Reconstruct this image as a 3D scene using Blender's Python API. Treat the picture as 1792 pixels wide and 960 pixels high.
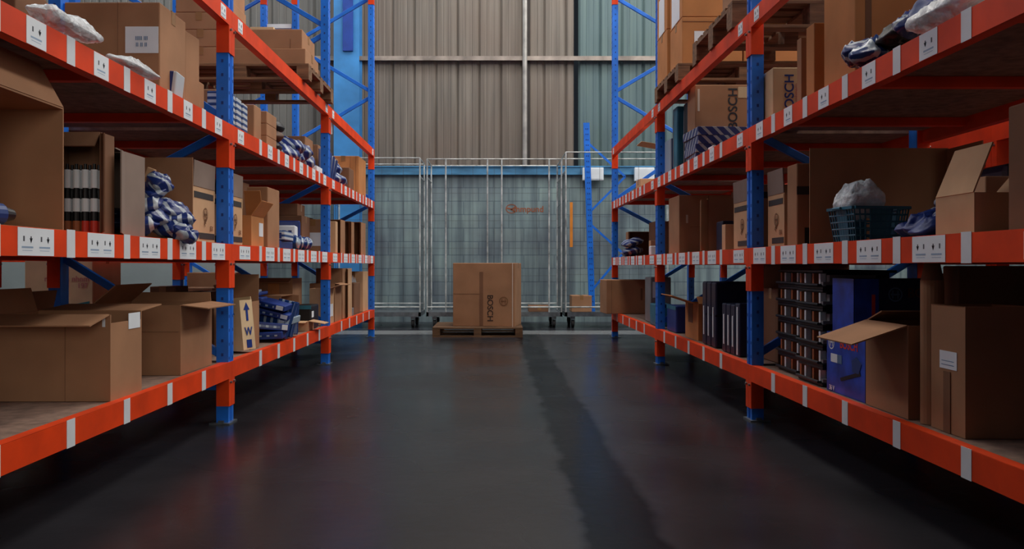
import bpy, math, random
from mathutils import Vector, Matrix
R = math.radians
random.seed(7)
scene = bpy.context.scene
for o in list(bpy.data.objects): bpy.data.objects.remove(o, do_unlink=True)
COL = scene.collection

# ------------------------------------------------------------ camera, world, light, exposure
F, VX, VY, H = 1480.0, 864.0, 465.0, 0.86
cd = bpy.data.cameras.new('camera'); cam = bpy.data.objects.new('camera', cd); COL.objects.link(cam)
cam.location = (0, 0, H); cam.rotation_euler = (R(90), 0, 0)
cd.sensor_width = 36; cd.lens = 36 * F / 1792
cd.shift_x = (896 - VX) / 1792; cd.shift_y = -(480 - VY) / 1792
cd.clip_end = 100
scene.camera = cam
vs = scene.view_settings
vs.view_transform = 'Standard'; vs.look = 'None'; vs.gamma = 1; vs.use_curve_mapping = False; vs.exposure = 0.32
world = bpy.data.worlds.new('world'); scene.world = world; world.use_nodes = True
world.node_tree.nodes['Background'].inputs[0].default_value = (.55, .68, .85, 1)
world.node_tree.nodes['Background'].inputs[1].default_value = 0.018

def area(name, loc, rot, sx, sy, power, color):
    l = bpy.data.lights.new(name, 'AREA'); l.shape = 'RECTANGLE'; l.size = sx; l.size_y = sy
    l.energy = power; l.color = color
    o = bpy.data.objects.new(name, l); o.location = loc; o.rotation_euler = [R(a) for a in rot]
    COL.objects.link(o); return o
area('skylight_over_aisle', (0.6, 7.0, 7.4), (0, 0, 0), 1.6, 9.0, 230, (1.0, .93, .84))
area('back_wall_fill', (0.0, 11.0, 7.4), (0, 0, 0), 9.0, 1.2, 165, (.95, .97, 1.0))  # added lamp that brightens the back wall; no roof opening there
area('left_aisle_fill', (-5.6, 7.5, 7.4), (0, 0, 0), 1.6, 10.0, 260, (.9, .96, 1.0))  # added lamp to brighten the space behind the left racks
area('left_rack_fill', (5.4, 6.5, 7.0), (0, 42, 0), 1.6, 11.0, 520, (1.0, .97, .93))  # added side light, tilted to brighten the left rack's aisle faces
area('camera_side_fill', (3.4, -7.0, 3.2), (88, 0, 20), 4.0, 4.0, 170, (1.0, .93, .85))  # added light behind the camera, set to the right to reach left-hand faces

# ------------------------------------------------------------ materials
def lin(h):
    h = h.lstrip('#'); c = [int(h[i:i+2], 16) / 255 for i in (0, 2, 4)]
    return tuple(((v + .055) / 1.055) ** 2.4 if v > .04045 else v / 12.92 for v in c) + (1,)
MATS = {}
def mat(name, hexc, rough=.6, metal=0, noise=.12, scale=6, stretch=(1, 1, 1), spec=.5, bump=0):
    if name in MATS: return MATS[name]
    m = bpy.data.materials.new(name); m.use_nodes = True; nt = m.node_tree; N = nt.nodes; L = nt.links
    b = N['Principled BSDF']; b.inputs['Roughness'].default_value = rough; b.inputs['Metallic'].default_value = metal
    b.inputs['Specular IOR Level'].default_value = spec
    c = lin(hexc)
    tc = N.new('ShaderNodeTexCoord'); mp = N.new('ShaderNodeMapping'); mp.inputs['Scale'].default_value = stretch
    nz = N.new('ShaderNodeTexNoise'); nz.inputs['Scale'].default_value = scale; nz.inputs['Detail'].default_value = 5
    L.new(tc.outputs['Object'], mp.inputs[0]); L.new(mp.outputs[0], nz.inputs['Vector'])
    r = N.new('ShaderNodeValToRGB')
    r.color_ramp.elements[0].position = .3; r.color_ramp.elements[1].position = .7
    r.color_ramp.elements[0].color = tuple(max(0, v * (1 - noise * 1.6)) for v in c[:3]) + (1,)
    r.color_ramp.elements[1].color = tuple(min(1, v * (1 + noise)) for v in c[:3]) + (1,)
    L.new(nz.outputs['Fac'], r.inputs[0]); L.new(r.outputs[0], b.inputs['Base Color'])
    if bump:
        bp = N.new('ShaderNodeBump'); bp.inputs['Strength'].default_value = bump; bp.inputs['Distance'].default_value = .01
        L.new(nz.outputs['Fac'], bp.inputs['Height']); L.new(bp.outputs[0], b.inputs['Normal'])
    MATS[name] = m; return m
ORANGE = mat('orange_rack_paint', '#e64208', .55, spec=.3, noise=.14, scale=5)
BLUE = mat('blue_rack_paint', '#1e74e0', .38, noise=.15, scale=7)
NAVYP = mat('dark_blue_rack_paint', '#1b3f94', .45, noise=.15)
HOLE = mat('punched_hole_dark', '#123a86', .8)
STEEL = mat('galvanised_steel', '#8d9498', .38, .85, .2, 14)
TUBE = mat('worn_zinc_tube', '#c4c9c6', .35, .25, .35, 9)
BOARD = mat('chipboard_deck', '#8a6f60', .85, noise=.22, scale=22)
WHITE = mat('white_label_paper', '#e6eef3', .6, noise=.03)
TAPEW = mat('white_reflective_tape', '#dfe6ea', .45, noise=.05)
INK = mat('dark_print_ink', '#23242a', .6)
INKB = mat('blue_grey_print_ink', '#5b7ea6', .6)
CARD = {k: mat('cardboard_' + k, h, .82, noise=.10, scale=4, spec=.25) for k, h in dict(
    mid='#a47a5a', dark='#7d5a43', orange='#c08350', light='#cba47e', cream='#dcc29a', grey='#8c7b70', pale='#c9b08c').items()}
INNER = mat('cardboard_inner_liner', '#8c6243', .85, noise=.12, scale=5, spec=.2)
TAPE = mat('brown_packing_tape', '#9a7248', .25, noise=.05)
CLEARTAPE = mat('shiny_clear_tape', '#cfc0ae', .2, noise=.05)
WOOD = mat('rough_pallet_wood', '#7c5a3e', .85, noise=.3, scale=5, stretch=(1, 8, 8))
WOODD = mat('weathered_pallet_wood', '#6e5138', .88, noise=.3, scale=5, stretch=(1, 8, 8))
BLACKP = mat('black_plastic', '#16171b', .45, noise=.2)
DKNAVY = mat('dark_navy_plastic', '#141d3a', .42, noise=.2)
NAVY = mat('navy_print_card', '#1d3a86', .45, noise=.15)
TEALB = mat('dark_teal_plastic', '#2c7690', .45, noise=.2)
REDINK = mat('red_print', '#e03a28', .5)
RUBBER = mat('black_rubber', '#121214', .7)
GREYP = mat('grey_plastic', '#7d8083', .5)
ORTAG = mat('orange_brown_tag', '#b0643a', .6)
ORSTRAP = mat('orange_strap', '#e08a2c', .6)
TEALINK = mat('teal_print', '#2f7c86', .6)
PINKINK = mat('pink_print', '#c07a78', .6)
BAND = mat('charcoal_carton_band', '#33302f', .7, noise=.05)
BROWNINK = mat('brown_print', '#7a5334', .7)
TOOLBLUE = mat('blue_tool_housing', '#22407e', .4)

def striped(name, c1, c2, scale, direction='DIAGONAL', rough=.4, thin=.5):
    m = bpy.data.materials.new(name); m.use_nodes = True; nt = m.node_tree; N = nt.nodes; L = nt.links
    b = N['Principled BSDF']; b.inputs['Roughness'].default_value = rough
    tc = N.new('ShaderNodeTexCoord'); w = N.new('ShaderNodeTexWave'); w.inputs['Scale'].default_value = scale
    w.bands_direction = direction; w.inputs['Distortion'].default_value = .3
    L.new(tc.outputs['Object'], w.inputs['Vector'])
    r = N.new('ShaderNodeValToRGB'); r.color_ramp.interpolation = 'CONSTANT'
    r.color_ramp.elements[0].color = lin(c1); r.color_ramp.elements[1].color = lin(c2); r.color_ramp.elements[1].position = thin
    L.new(w.outputs['Fac'], r.inputs[0]); L.new(r.outputs[0], b.inputs['Base Color'])
    MATS[name] = m; return m
STRIPE = striped('navy_and_white_diagonal_stripe', '#1d3272', '#a3afb8', 7.5, 'DIAGONAL', .35, .72)
STRIPEX = striped('navy_and_white_stripe', '#1d3272', '#c2ccd2', 7, 'X', .35, .6)
STRIPEG = striped('navy_silver_sleeve', '#1c3d77', '#9fb2bf', 6, 'X', .25, .7)
BLISTER = striped('blue_white_blister_pattern', '#2a4a80', '#c4ced4', 9, 'Z', .35, .45)

def plastic(name, hexc, alpha, rough=.3):
    m = bpy.data.materials.new(name); m.use_nodes = True; nt = m.node_tree; N = nt.nodes; L = nt.links
    b = N['Principled BSDF']; b.inputs['Base Color'].default_value = lin(hexc); b.inputs['Roughness'].default_value = rough
    tc = N.new('ShaderNodeTexCoord'); nz = N.new('ShaderNodeTexNoise'); nz.inputs['Scale'].default_value = 28; nz.inputs['Detail'].default_value = 3
    bp = N.new('ShaderNodeBump'); bp.inputs['Strength'].default_value = .8; bp.inputs['Distance'].default_value = .02
    L.new(tc.outputs['Object'], nz.inputs['Vector']); L.new(nz.outputs['Fac'], bp.inputs['Height']); L.new(bp.outputs[0], b.inputs['Normal'])
    mr = N.new('ShaderNodeMapRange'); mr.inputs[1].default_value = .35; mr.inputs[2].default_value = .65
    mr.inputs[3].default_value = alpha - .2; mr.inputs[4].default_value = min(1, alpha + .2)
    L.new(nz.outputs['Fac'], mr.inputs[0]); L.new(mr.outputs[0], b.inputs['Alpha'])
    MATS[name] = m; return m
CLEARBAG = plastic('crinkled_clear_plastic', '#e4ebee', .72)
BUBBLE = plastic('white_bubble_wrap', '#e2ecee', .85, .45)

# ------------------------------------------------------------ mesh helpers
class MB:
    def __init__(s): s.v = []; s.f = []; s.mi = []; s.mats = []
    def m(s, mt):
        if mt not in s.mats: s.mats.append(mt)
        return s.mats.index(mt)
    def add(s, vs_, fs, mt, M=None):
        b = len(s.v); k = s.m(mt)
        for p in vs_:
            p = Vector(p); s.v.append(tuple(M @ p) if M else tuple(p))
        for f in fs: s.f.append(tuple(b + i for i in f)); s.mi.append(k)
        return s
    def box(s, a, b, mt, M=None):
        x0, y0, z0 = [min(a[i], b[i]) for i in range(3)]; x1, y1, z1 = [max(a[i], b[i]) for i in range(3)]
        return s.add([(x0,y0,z0),(x1,y0,z0),(x1,y1,z0),(x0,y1,z0),(x0,y0,z1),(x1,y0,z1),(x1,y1,z1),(x0,y1,z1)],
              [(0,3,2,1),(4,5,6,7),(0,1,5,4),(1,2,6,5),(2,3,7,6),(3,0,4,7)], mt, M)
    def prism(s, poly, z0, z1, mt, M=None):           # poly counter-clockwise in xy
        n = len(poly); vs_ = [(x, y, z0) for x, y in poly] + [(x, y, z1) for x, y in poly]
        fs = [tuple(range(n - 1, -1, -1)), tuple(range(n, 2 * n))] + [(i, (i + 1) % n, n + (i + 1) % n, n + i) for i in range(n)]
        return s.add(vs_, fs, mt, M)
    def tube(s, p, q, r, mt, n=8, r2=None):
        p = Vector(p); q = Vector(q); d = q - p; Z = d.normalized()
        X = Z.cross(Vector((0, 0, 1)) if abs(Z.z) < .95 else Vector((1, 0, 0))).normalized(); Y = Z.cross(X)
        r2 = r if r2 is None else r2
        vs_ = [p + (X * math.cos(t) + Y * math.sin(t)) * r for t in [2 * math.pi * i / n for i in range(n)]]
        vs_ += [q + (X * math.cos(t) + Y * math.sin(t)) * r2 for t in [2 * math.pi * i / n for i in range(n)]]
        fs = [tuple(range(n - 1, -1, -1)), tuple(range(n, 2 * n))] + [(i, (i + 1) % n, n + (i + 1) % n, n + i) for i in range(n)]
        return s.add(vs_, fs, mt)
    def bar(s, p, q, w, t, mt, side=(0, 1, 0)):       # flat bar: w across, t along 'side'
        p = Vector(p); q = Vector(q); Z = (q - p).normalized(); S = Vector(side).normalized(); X = Z.cross(S).normalized()
        vs_ = [c + X * a * w / 2 + S * b * t / 2 for c in (p, q) for a, b in ((-1,-1),(1,-1),(1,1),(-1,1))]
        return s.add(vs_, [(0,3,2,1),(4,5,6,7),(0,1,5,4),(1,2,6,5),(2,3,7,6),(3,0,4,7)], mt)
    def build(s, name, parent=None, bevel=0, smooth=False, loc=None, rot=None):
        me = bpy.data.meshes.new(name); me.from_pydata(s.v, [], s.f)
        for m_ in s.mats: me.materials.append(m_)
        me.polygons.foreach_set('material_index', s.mi)
        if smooth: me.polygons.foreach_set('use_smooth', [True] * len(s.f))
        me.validate(); me.update()
        import bmesh
        bm = bmesh.new(); bm.from_mesh(me); bmesh.ops.recalc_face_normals(bm, faces=bm.faces); bm.to_mesh(me); bm.free()
        o = bpy.data.objects.new(name, me); COL.objects.link(o)
        if parent: o.parent = parent
        if loc: o.location = loc
        if rot: o.rotation_euler = rot
        if bevel:
            b = o.modifiers.new('bevel', 'BEVEL'); b.width = bevel; b.segments = 2; b.limit_method = 'ANGLE'
        return o
def tag(o, label=None, cat=None, group=None, kind=None):
    if label: o['label'] = label
    if cat: o['category'] = cat
    if group: o['group'] = group
    if kind: o['kind'] = kind
    return o
def empty(name, loc=(0, 0, 0), rz=0, label=None, cat=None, group=None, kind=None, rot=None):
    o = bpy.data.objects.new(name, None); o.empty_display_size = .1; COL.objects.link(o)
    o.location = loc; o.rotation_euler = rot if rot else (0, 0, rz)
    return tag(o, label, cat, group, kind)
def text_mesh(s, size, thick, mt, M, name, parent, bold=.0):
    c = bpy.data.curves.new('txt', 'FONT'); c.body = s; c.size = size; c.extrude = thick; c.offset = bold
    c.align_x = 'CENTER'; c.align_y = 'CENTER'
    t = bpy.data.objects.new('txt', c); COL.objects.link(t)
    dg = bpy.context.evaluated_depsgraph_get(); dg.update()
    me = bpy.data.meshes.new_from_object(t.evaluated_get(dg)); bpy.data.objects.remove(t)
    me.transform(M); me.materials.clear(); me.materials.append(mt); me.name = name
    o = bpy.data.objects.new(name, me); COL.objects.link(o)
    if parent: o.parent = parent
    return o
def face_frame(w, d, h, face):
    if face == 'front': o, u, n = (-w/2, -d/2, 0), (1, 0, 0), (0, -1, 0)
    elif face == 'right': o, u, n = (w/2, -d/2, 0), (0, 1, 0), (1, 0, 0)
    elif face == 'left': o, u, n = (-w/2, d/2, 0), (0, -1, 0), (-1, 0, 0)
    elif face == 'back': o, u, n = (w/2, d/2, 0), (-1, 0, 0), (0, 1, 0)
    o = Vector(o); u = Vector(u); n = Vector(n); v = Vector((0, 0, 1))
    M = Matrix(((u.x, v.x, n.x, o.x), (u.y, v.y, n.y, o.y), (u.z, v.z, n.z, o.z), (0, 0, 0, 1)))
    return M
# decal spec: (kind, face, u, v, ...) with u, v fractions of the face
def decals(parent, w, d, h, specs):
    for qi, sp in enumerate(specs):
        kind, face = sp[0], sp[1]; M = face_frame(w, d, h, face) @ Matrix.Translation((0, 0, .0004 * qi))
        fw = w if face in ('front', 'back') else d
        if kind == 'text':      # text, face, u, v, string, size, rot, material
            _, _, u, v, s, size, rot, mt = sp
            T = M @ Matrix.Translation((u * fw, v * h, .0024)) @ Matrix.Rotation(R(rot), 4, 'Z')
            text_mesh(s, size, .0004, mt, T, 'printed_lettering', parent, size * .015)
        elif kind == 'rect':    # rect, face, u0, v0, u1, v1, material, name
            _, _, u0, v0, u1, v1, mt, nm = sp
            MB().box((u0 * fw, v0 * h, .0003), (u1 * fw, v1 * h, .0022), mt, M).build(nm, parent)
        elif kind == 'ring':    # ring, face, u, v, r, material
            _, _, u, v, r, mt = sp
            mb = MB(); n = 20; p0 = (u * fw, v * h)
            for i in range(n):
                a, b = 2*math.pi*i/n, 2*math.pi*(i+1)/n
                q = [(p0[0] + rr*math.cos(t), p0[1] + rr*math.sin(t), .0022) for rr, t in ((r, a), (r, b), (r*.82, b), (r*.82, a))]
                mb.add(q, [(0, 1, 2, 3)], mt, M)
            mb.box((p0[0]-r*.62, p0[1]-r*.12, .0018), (p0[0]+r*.62, p0[1]+r*.12, .0022), mt, M)
            mb.box((p0[0]-r*.45, p0[1]-r*.55, .0018), (p0[0]-r*.28, p0[1]+r*.55, .0022), mt, M)
            mb.box((p0[0]+r*.28, p0[1]-r*.55, .0018), (p0[0]+r*.45, p0[1]+r*.55, .0022), mt, M)
            mb.build('printed_logo', parent)
        elif kind == 'poly':    # poly, face, pts(fractions), material, name
            _, _, pts, mt, nm = sp
            MB().prism([(a * fw, b * h) for a, b in pts], .0003, .0022, mt, M).build(nm, parent)

# ------------------------------------------------------------ carton builder
def carton(label, X0, X1, Y0, Y1, z0, h, c='mid', open_=None, flaps=None, rz=0, dec=(), tape=True, group=None, name='carton', walls=None, tilt=None, fm=None):
    """closed when open_ is None; otherwise open towards up / front / aisle_left(+X) / aisle_right(-X)."""
    w, d = abs(X1 - X0), abs(Y1 - Y0)
    e = empty(name, ((X0 + X1) / 2, (Y0 + Y1) / 2, z0), R(rz), label, 'box', group)
    if tilt: e.rotation_euler = (R(tilt[0]), R(tilt[1]), R(rz))
    mt = CARD[c] if isinstance(c, str) else c
    if open_ is None:
        mb = MB().box((-w/2, -d/2, 0), (w/2, d/2, h), mt)
        mb.build('body', e, bevel=min(.006, .05 * min(w, d, h)))
        if tape:
            t = MB()
            if w >= d:
                t.box((-w/2 - .001, -.024, h), (w/2 + .001, .024, h + .0015), TAPE)
                for sx in (-1, 1): t.box((sx*(w/2), -.024, h - .06), (sx*(w/2 + .0015), .024, h + .0015), TAPE)
            else:
                t.box((-.024, -d/2 - .001, h), (.024, d/2 + .001, h + .0015), TAPE)
                for sy in (-1, 1): t.box((-.024, sy*(d/2), h - .06), (.024, sy*(d/2 + .0015), h + .0015), TAPE)
            t.build('packing_tape', e)
    else:
        # canonical: a x b footprint, depth c_ along +Z opening
        if open_ == 'up': a, b, c_, M = w, d, h, Matrix.Identity(4)
        elif open_ == 'front':
            a, b, c_ = w, h, d; M = Matrix.Translation((0, d/2, h/2)) @ Matrix.Rotation(R(90), 4, 'X')
        elif open_ == 'aisle_left':     # opening towards +X
            a, b, c_ = d, h, w; M = Matrix.Rotation(R(90), 4, 'Z') @ Matrix.Translation((0, w/2, h/2)) @ Matrix.Rotation(R(90), 4, 'X')
        else:                           # opening towards -X
            a, b, c_ = d, h, w; M = Matrix.Rotation(R(-90), 4, 'Z') @ Matrix.Translation((0, w/2, h/2)) @ Matrix.Rotation(R(90), 4, 'X')
        t = .006; wl = dict(F=1, B=1, L=1, R=1); wl.update(walls or {})
        mb = MB().box((-a/2, -b/2, 0), (a/2, b/2, t), mt)
        for k, p, q in (('F', (-a/2, -b/2), (a/2, -b/2 + t)), ('B', (-a/2, b/2 - t), (a/2, b/2)), ('L', (-a/2, -b/2 + t), (-a/2 + t, b/2 - t)), ('R', (a/2 - t, -b/2 + t), (a/2, b/2 - t))):
            if wl[k] > 0: mb.box((p[0], p[1], t), (q[0], q[1], c_ * wl[k]), mt)
        mb.v = [tuple(M @ Vector(p)) for p in mb.v]
        mb.build('body', e)
        for k, (ang, ln) in (flaps or {}).items():
            th = R(ang); f = MB(); tt = .005
            if k in 'FB':
                s_ = -1 if k == 'F' else 1
                A = Vector((0, s_ * b/2, c_ * wl[k])); out = Vector((0, s_, 0)); wid = Vector((a/2 - .004, 0, 0))
            else:
                s_ = -1 if k == 'L' else 1
                A = Vector((s_ * a/2, 0, c_ * wl[k])); out = Vector((s_, 0, 0)); wid = Vector((0, b/2 - .004, 0))
            dv = out * math.sin(th) + Vector((0, 0, 1)) * math.cos(th); nv = dv.cross(wid.normalized())
            tip = wid * .97
            P = [A - wid, A + wid, A + dv * ln + tip, A + dv * ln - tip]
            # slight fold line bow
            vs_ = [p + nv * s2 * tt/2 for s2 in (-1, 1) for p in P]
            f.add(vs_, [(0,1,2,3),(7,6,5,4),(0,4,5,1),(1,5,6,2),(2,6,7,3),(3,7,4,0)], fm or mt, M)
            f.build('flap', e)
    decals(e, w, d, h, dec)
    return e

from mathutils import noise as NZ
def pillow(name, label, cat, loc, size, mt, rot=(0, 0, 0), seed=0, group=None, rough=.12, seam=True):
    n, m_ = 40, 22; mb = MB(); off = Vector((seed * 3.7, seed * 1.3, seed * 2.1)); vs_ = []
    sx, sy, sz = size; sg = lambda v, e_: math.copysign(abs(v) ** e_, v)
    for j in range(m_ + 1):
        t = -math.pi/2 + math.pi * j / m_
        for i in range(n):
            a = 2 * math.pi * i / n
            ca, sa, ct, st = math.cos(a), math.sin(a), math.cos(t), math.sin(t)
            x = sg(ca, .5) * sg(ct, .6); y = sg(sa, .5) * sg(ct, .6); z = sg(st, .9) * (1 - .6 * max(abs(x), abs(y)) ** 3)
            q = Vector((x, y, z)); s1 = NZ.noise(q * 1.6 + off); s2 = abs(NZ.noise(q * 3.4 + off)); s3 = abs(NZ.noise(q * 7.5 + off))
            k = 1 + rough * (2.2 * s1 - 2.4 * s2 - 1.2 * s3)
            vs_.append((x * sx/2 * (1 + rough * .5 * NZ.noise(q * 2 + off * 2)) , y * sy/2 * (1 + rough * .5 * s1), z * k * sz/2 + sz/2 + (rough * .25 * sz * s1 if st > 0 else 0)))
    zm = min(p[2] for p in vs_); vs_ = [(p[0], p[1], p[2] - zm) for p in vs_]
    fs = [(j*n + i, j*n + (i+1) % n, (j+1)*n + (i+1) % n, (j+1)*n + i) for j in range(m_) for i in range(n)]
    mb.add(vs_, fs, mt)
    o = mb.build(name, None, smooth=True, loc=loc, rot=[R(a) for a in rot])
    return tag(o, label, cat, group)
# ------------------------------------------------------------ the setting
def floor_mat():
    m = bpy.data.materials.new('polished_dark_concrete'); m.use_nodes = True; nt = m.node_tree; N = nt.nodes; L = nt.links
    b = N['Principled BSDF']; tc = N.new('ShaderNodeTexCoord')
    n1 = N.new('ShaderNodeTexNoise'); n1.inputs['Scale'].default_value = .9; n1.inputs['Detail'].default_value = 8; n1.inputs['Roughness'].default_value = .65
    n2 = N.new('ShaderNodeTexNoise'); n2.inputs['Scale'].default_value = 14; n2.inputs['Detail'].default_value = 6
    n3 = N.new('ShaderNodeTexNoise'); n3.inputs['Scale'].default_value = 3.2; n3.inputs['Detail'].default_value = 6
    for n in (n1, n2, n3): L.new(tc.outputs['Object'], n.inputs['Vector'])
    r = N.new('ShaderNodeValToRGB'); e = r.color_ramp.elements
    e[0].position = .3; e[0].color = lin('#19191d'); e[1].position = .72; e[1].color = lin('#313136')
    L.new(n1.outputs['Fac'], r.inputs[0])
    # long dark worn strip down the aisle
    sep = N.new('ShaderNodeSeparateXYZ'); L.new(tc.outputs['Object'], sep.inputs[0])
    def math_(op, a, b_=None):
        x = N.new('ShaderNodeMath'); x.operation = op
        for i, v in enumerate((a, b_)):
            if v is None: continue
            if isinstance(v, (int, float)): x.inputs[i].default_value = v
            else: L.new(v, x.inputs[i])
        return x.outputs[0]
    wob = math_('MULTIPLY', math_('SUBTRACT', n3.outputs['Fac'], .5), .16)
    xx = math_('ADD', sep.outputs['X'], wob)
    dist = math_('ABSOLUTE', math_('SUBTRACT', xx, .42))
    mr = N.new('ShaderNodeMapRange'); mr.inputs[1].default_value = .11; mr.inputs[2].default_value = .15
    mr.inputs[3].default_value = 1; mr.inputs[4].default_value = 0; L.new(dist, mr.inputs[0])
    mx = N.new('ShaderNodeMix'); mx.data_type = 'RGBA'; mx.inputs[7].default_value = lin('#07090f')
    L.new(math_('MULTIPLY', mr.outputs[0], .95), mx.inputs[0]); L.new(r.outputs[0], mx.inputs[6])
    # pale painted strip at the end of the aisle
    d2 = math_('ABSOLUTE', math_('SUBTRACT', math_('ADD', sep.outputs['Y'], math_('MULTIPLY', wob, .3)), 10.95))
    m2 = N.new('ShaderNodeMapRange'); m2.inputs[1].default_value = .28; m2.inputs[2].default_value = .34
    m2.inputs[3].default_value = .75; m2.inputs[4].default_value = 0; L.new(d2, m2.inputs[0])
    mx2 = N.new('ShaderNodeMix'); mx2.data_type = 'RGBA'; mx2.inputs[7].default_value = lin('#8a8d8e')
    L.new(m2.outputs[0], mx2.inputs[0]); L.new(mx.outputs[2], mx2.inputs[6])
    L.new(mx2.outputs[2], b.inputs['Base Color'])
    rr = N.new('ShaderNodeMapRange'); rr.inputs[1].default_value = .3; rr.inputs[2].default_value = .7; rr.inputs[3].default_value = .2; rr.inputs[4].default_value = .33
    n4 = N.new('ShaderNodeTexNoise'); n4.inputs['Scale'].default_value = 1.1; n4.inputs['Detail'].default_value = 1.5; L.new(tc.outputs['Object'], n4.inputs['Vector'])
    L.new(n4.outputs['Fac'], rr.inputs[0]); L.new(rr.outputs[0], b.inputs['Roughness'])
    sp = N.new('ShaderNodeMapRange'); sp.inputs[3].default_value = .45; sp.inputs[4].default_value = .12; L.new(mr.outputs[0], sp.inputs[0]); L.new(sp.outputs[0], b.inputs['Specular IOR Level'])
    bp = N.new('ShaderNodeBump'); bp.inputs['Strength'].default_value = .12; bp.inputs['Distance'].default_value = .01
    L.new(n2.outputs['Fac'], bp.inputs['Height']); L.new(bp.outputs[0], b.inputs['Normal'])
    return m
WY = 12.9
struct = lambda o: tag(o, kind='structure')
struct(MB().box((-9, -9, -.1), (9, WY + .3, 0), floor_mat()).build('floor'))

def block_mat():
    m = bpy.data.materials.new('painted_blockwork'); m.use_nodes = True; nt = m.node_tree; N = nt.nodes; L = nt.links
    b = N['Principled BSDF']; b.inputs['Roughness'].default_value = .75
    tc = N.new('ShaderNodeTexCoord'); mp = N.new('ShaderNodeMapping'); mp.inputs['Rotation'].default_value = (R(90), 0, 0)
    L.new(tc.outputs['Object'], mp.inputs[0])
    br = N.new('ShaderNodeTexBrick'); br.inputs['Scale'].default_value = 1
    br.inputs['Brick Width'].default_value = .46; br.inputs['Row Height'].default_value = .205; br.inputs['Mortar Size'].default_value = .008
    br.inputs['Color1'].default_value = lin('#93aaa6'); br.inputs['Color2'].default_value = lin('#8ba3a3'); br.inputs['Mortar'].default_value = lin('#748a8e')
    L.new(mp.outputs[0], br.inputs['Vector'])
    nz = N.new('ShaderNodeTexNoise'); nz.inputs['Scale'].default_value = 1.3; nz.inputs['Detail'].default_value = 8; L.new(tc.outputs['Object'], nz.inputs['Vector'])
    mp2 = N.new('ShaderNodeMapping'); mp2.inputs['Scale'].default_value = (9, 1, .5); L.new(tc.outputs['Object'], mp2.inputs[0])
    n2 = N.new('ShaderNodeTexNoise'); n2.inputs['Scale'].default_value = 1; n2.inputs['Detail'].default_value = 6; L.new(mp2.outputs[0], n2.inputs['Vector'])
    r = N.new('ShaderNodeValToRGB'); r.color_ramp.elements[0].position = .35; r.color_ramp.elements[1].position = .6
    r.color_ramp.elements[0].color = lin('#bcbdc6'); r.color_ramp.elements[1].color = (1, 1, 1, 1); L.new(n2.outputs['Fac'], r.inputs[0])
    r2 = N.new('ShaderNodeValToRGB'); r2.color_ramp.elements[0].position = .3; r2.color_ramp.elements[1].position = .7
    r2.color_ramp.elements[0].color = lin('#c0b6c4'); r2.color_ramp.elements[1].color = (1, 1, 1, 1); L.new(nz.outputs['Fac'], r2.inputs[0])
    a = N.new('ShaderNodeMix'); a.data_type = 'RGBA'; a.blend_type = 'MULTIPLY'; a.inputs[0].default_value = 1
    L.new(br.outputs[0], a.inputs[6]); L.new(r.outputs[0], a.inputs[7])
    c = N.new('ShaderNodeMix'); c.data_type = 'RGBA'; c.blend_type = 'MULTIPLY'; c.inputs[0].default_value = 1
    L.new(a.outputs[2], c.inputs[6]); L.new(r2.outputs[0], c.inputs[7]); L.new(c.outputs[2], b.inputs['Base Color'])
    bp = N.new('ShaderNodeBump'); bp.inputs['Distance'].default_value = .006; bp.inputs['Strength'].default_value = .5; bp.invert = True
    L.new(br.outputs['Fac'], bp.inputs['Height']); L.new(bp.outputs[0], b.inputs['Normal'])
    return m
def sheet_mat(name, base, dark, rust):
    m = bpy.data.materials.new(name); m.use_nodes = True; nt = m.node_tree; N = nt.nodes; L = nt.links
    b = N['Principled BSDF']; b.inputs['Roughness'].default_value = .6; b.inputs['Metallic'].default_value = .1
    tc = N.new('ShaderNodeTexCoord'); mp = N.new('ShaderNodeMapping'); mp.inputs['Scale'].default_value = (14, 1, .45); L.new(tc.outputs['Object'], mp.inputs[0])
    n1 = N.new('ShaderNodeTexNoise'); n1.inputs['Scale'].default_value = 1; n1.inputs['Detail'].default_value = 7; L.new(mp.outputs[0], n1.inputs['Vector'])
    n2 = N.new('ShaderNodeTexNoise'); n2.inputs['Scale'].default_value = .8; n2.inputs['Detail'].default_value = 5; L.new(tc.outputs['Object'], n2.inputs['Vector'])
    r = N.new('ShaderNodeValToRGB'); r.color_ramp.elements[0].position = .3; r.color_ramp.elements[1].position = .68
    r.color_ramp.elements[0].color = lin(dark); r.color_ramp.elements[1].color = lin(base); L.new(n1.outputs['Fac'], r.inputs[0])
    r2 = N.new('ShaderNodeValToRGB'); r2.color_ramp.elements[0].position = .4; r2.color_ramp.elements[1].position = .7
    r2.color_ramp.elements[0].color = (0, 0, 0, 1); r2.color_ramp.elements[1].color = (.55, .55, .55, 1); L.new(n2.outputs['Fac'], r2.inputs[0])
    x = N.new('ShaderNodeMix'); x.data_type = 'RGBA'; x.inputs[7].default_value = lin(rust)
    L.new(r2.outputs[0], x.inputs[0]); L.new(r.outputs[0], x.inputs[6]); L.new(x.outputs[2], b.inputs['Base Color'])
    return m
SH_G = sheet_mat('weathered_grey_sheet', '#6e6e69', '#53524f', '#665e57')
SH_B = sheet_mat('weathered_brown_sheet', '#7d766c', '#5b554e', '#736256')
SH_T = sheet_mat('teal_sheet', '#5f7471', '#43585c', '#586f75')
wall = struct(empty('wall_back', (0, WY, 0)))
def wx(px): return (px - VX) * WY / F
def wz(py): return H + (VY - py) * WY / F
bz = wz(306)
MB().box((-9, 0, 0), (9, .2, bz), block_mat()).build('block_wall', wall)
LEDGE = mat('chalky_blue_ledge_paint', '#4583ad', .6, noise=.25, scale=3, stretch=(1, 1, 4))
MB().box((-9, -.06, bz), (9, .2, wz(291)), LEDGE).box((-9, -.075, wz(293)), (9, .2, wz(291)), LEDGE).build('ledge_beam', wall)
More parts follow.
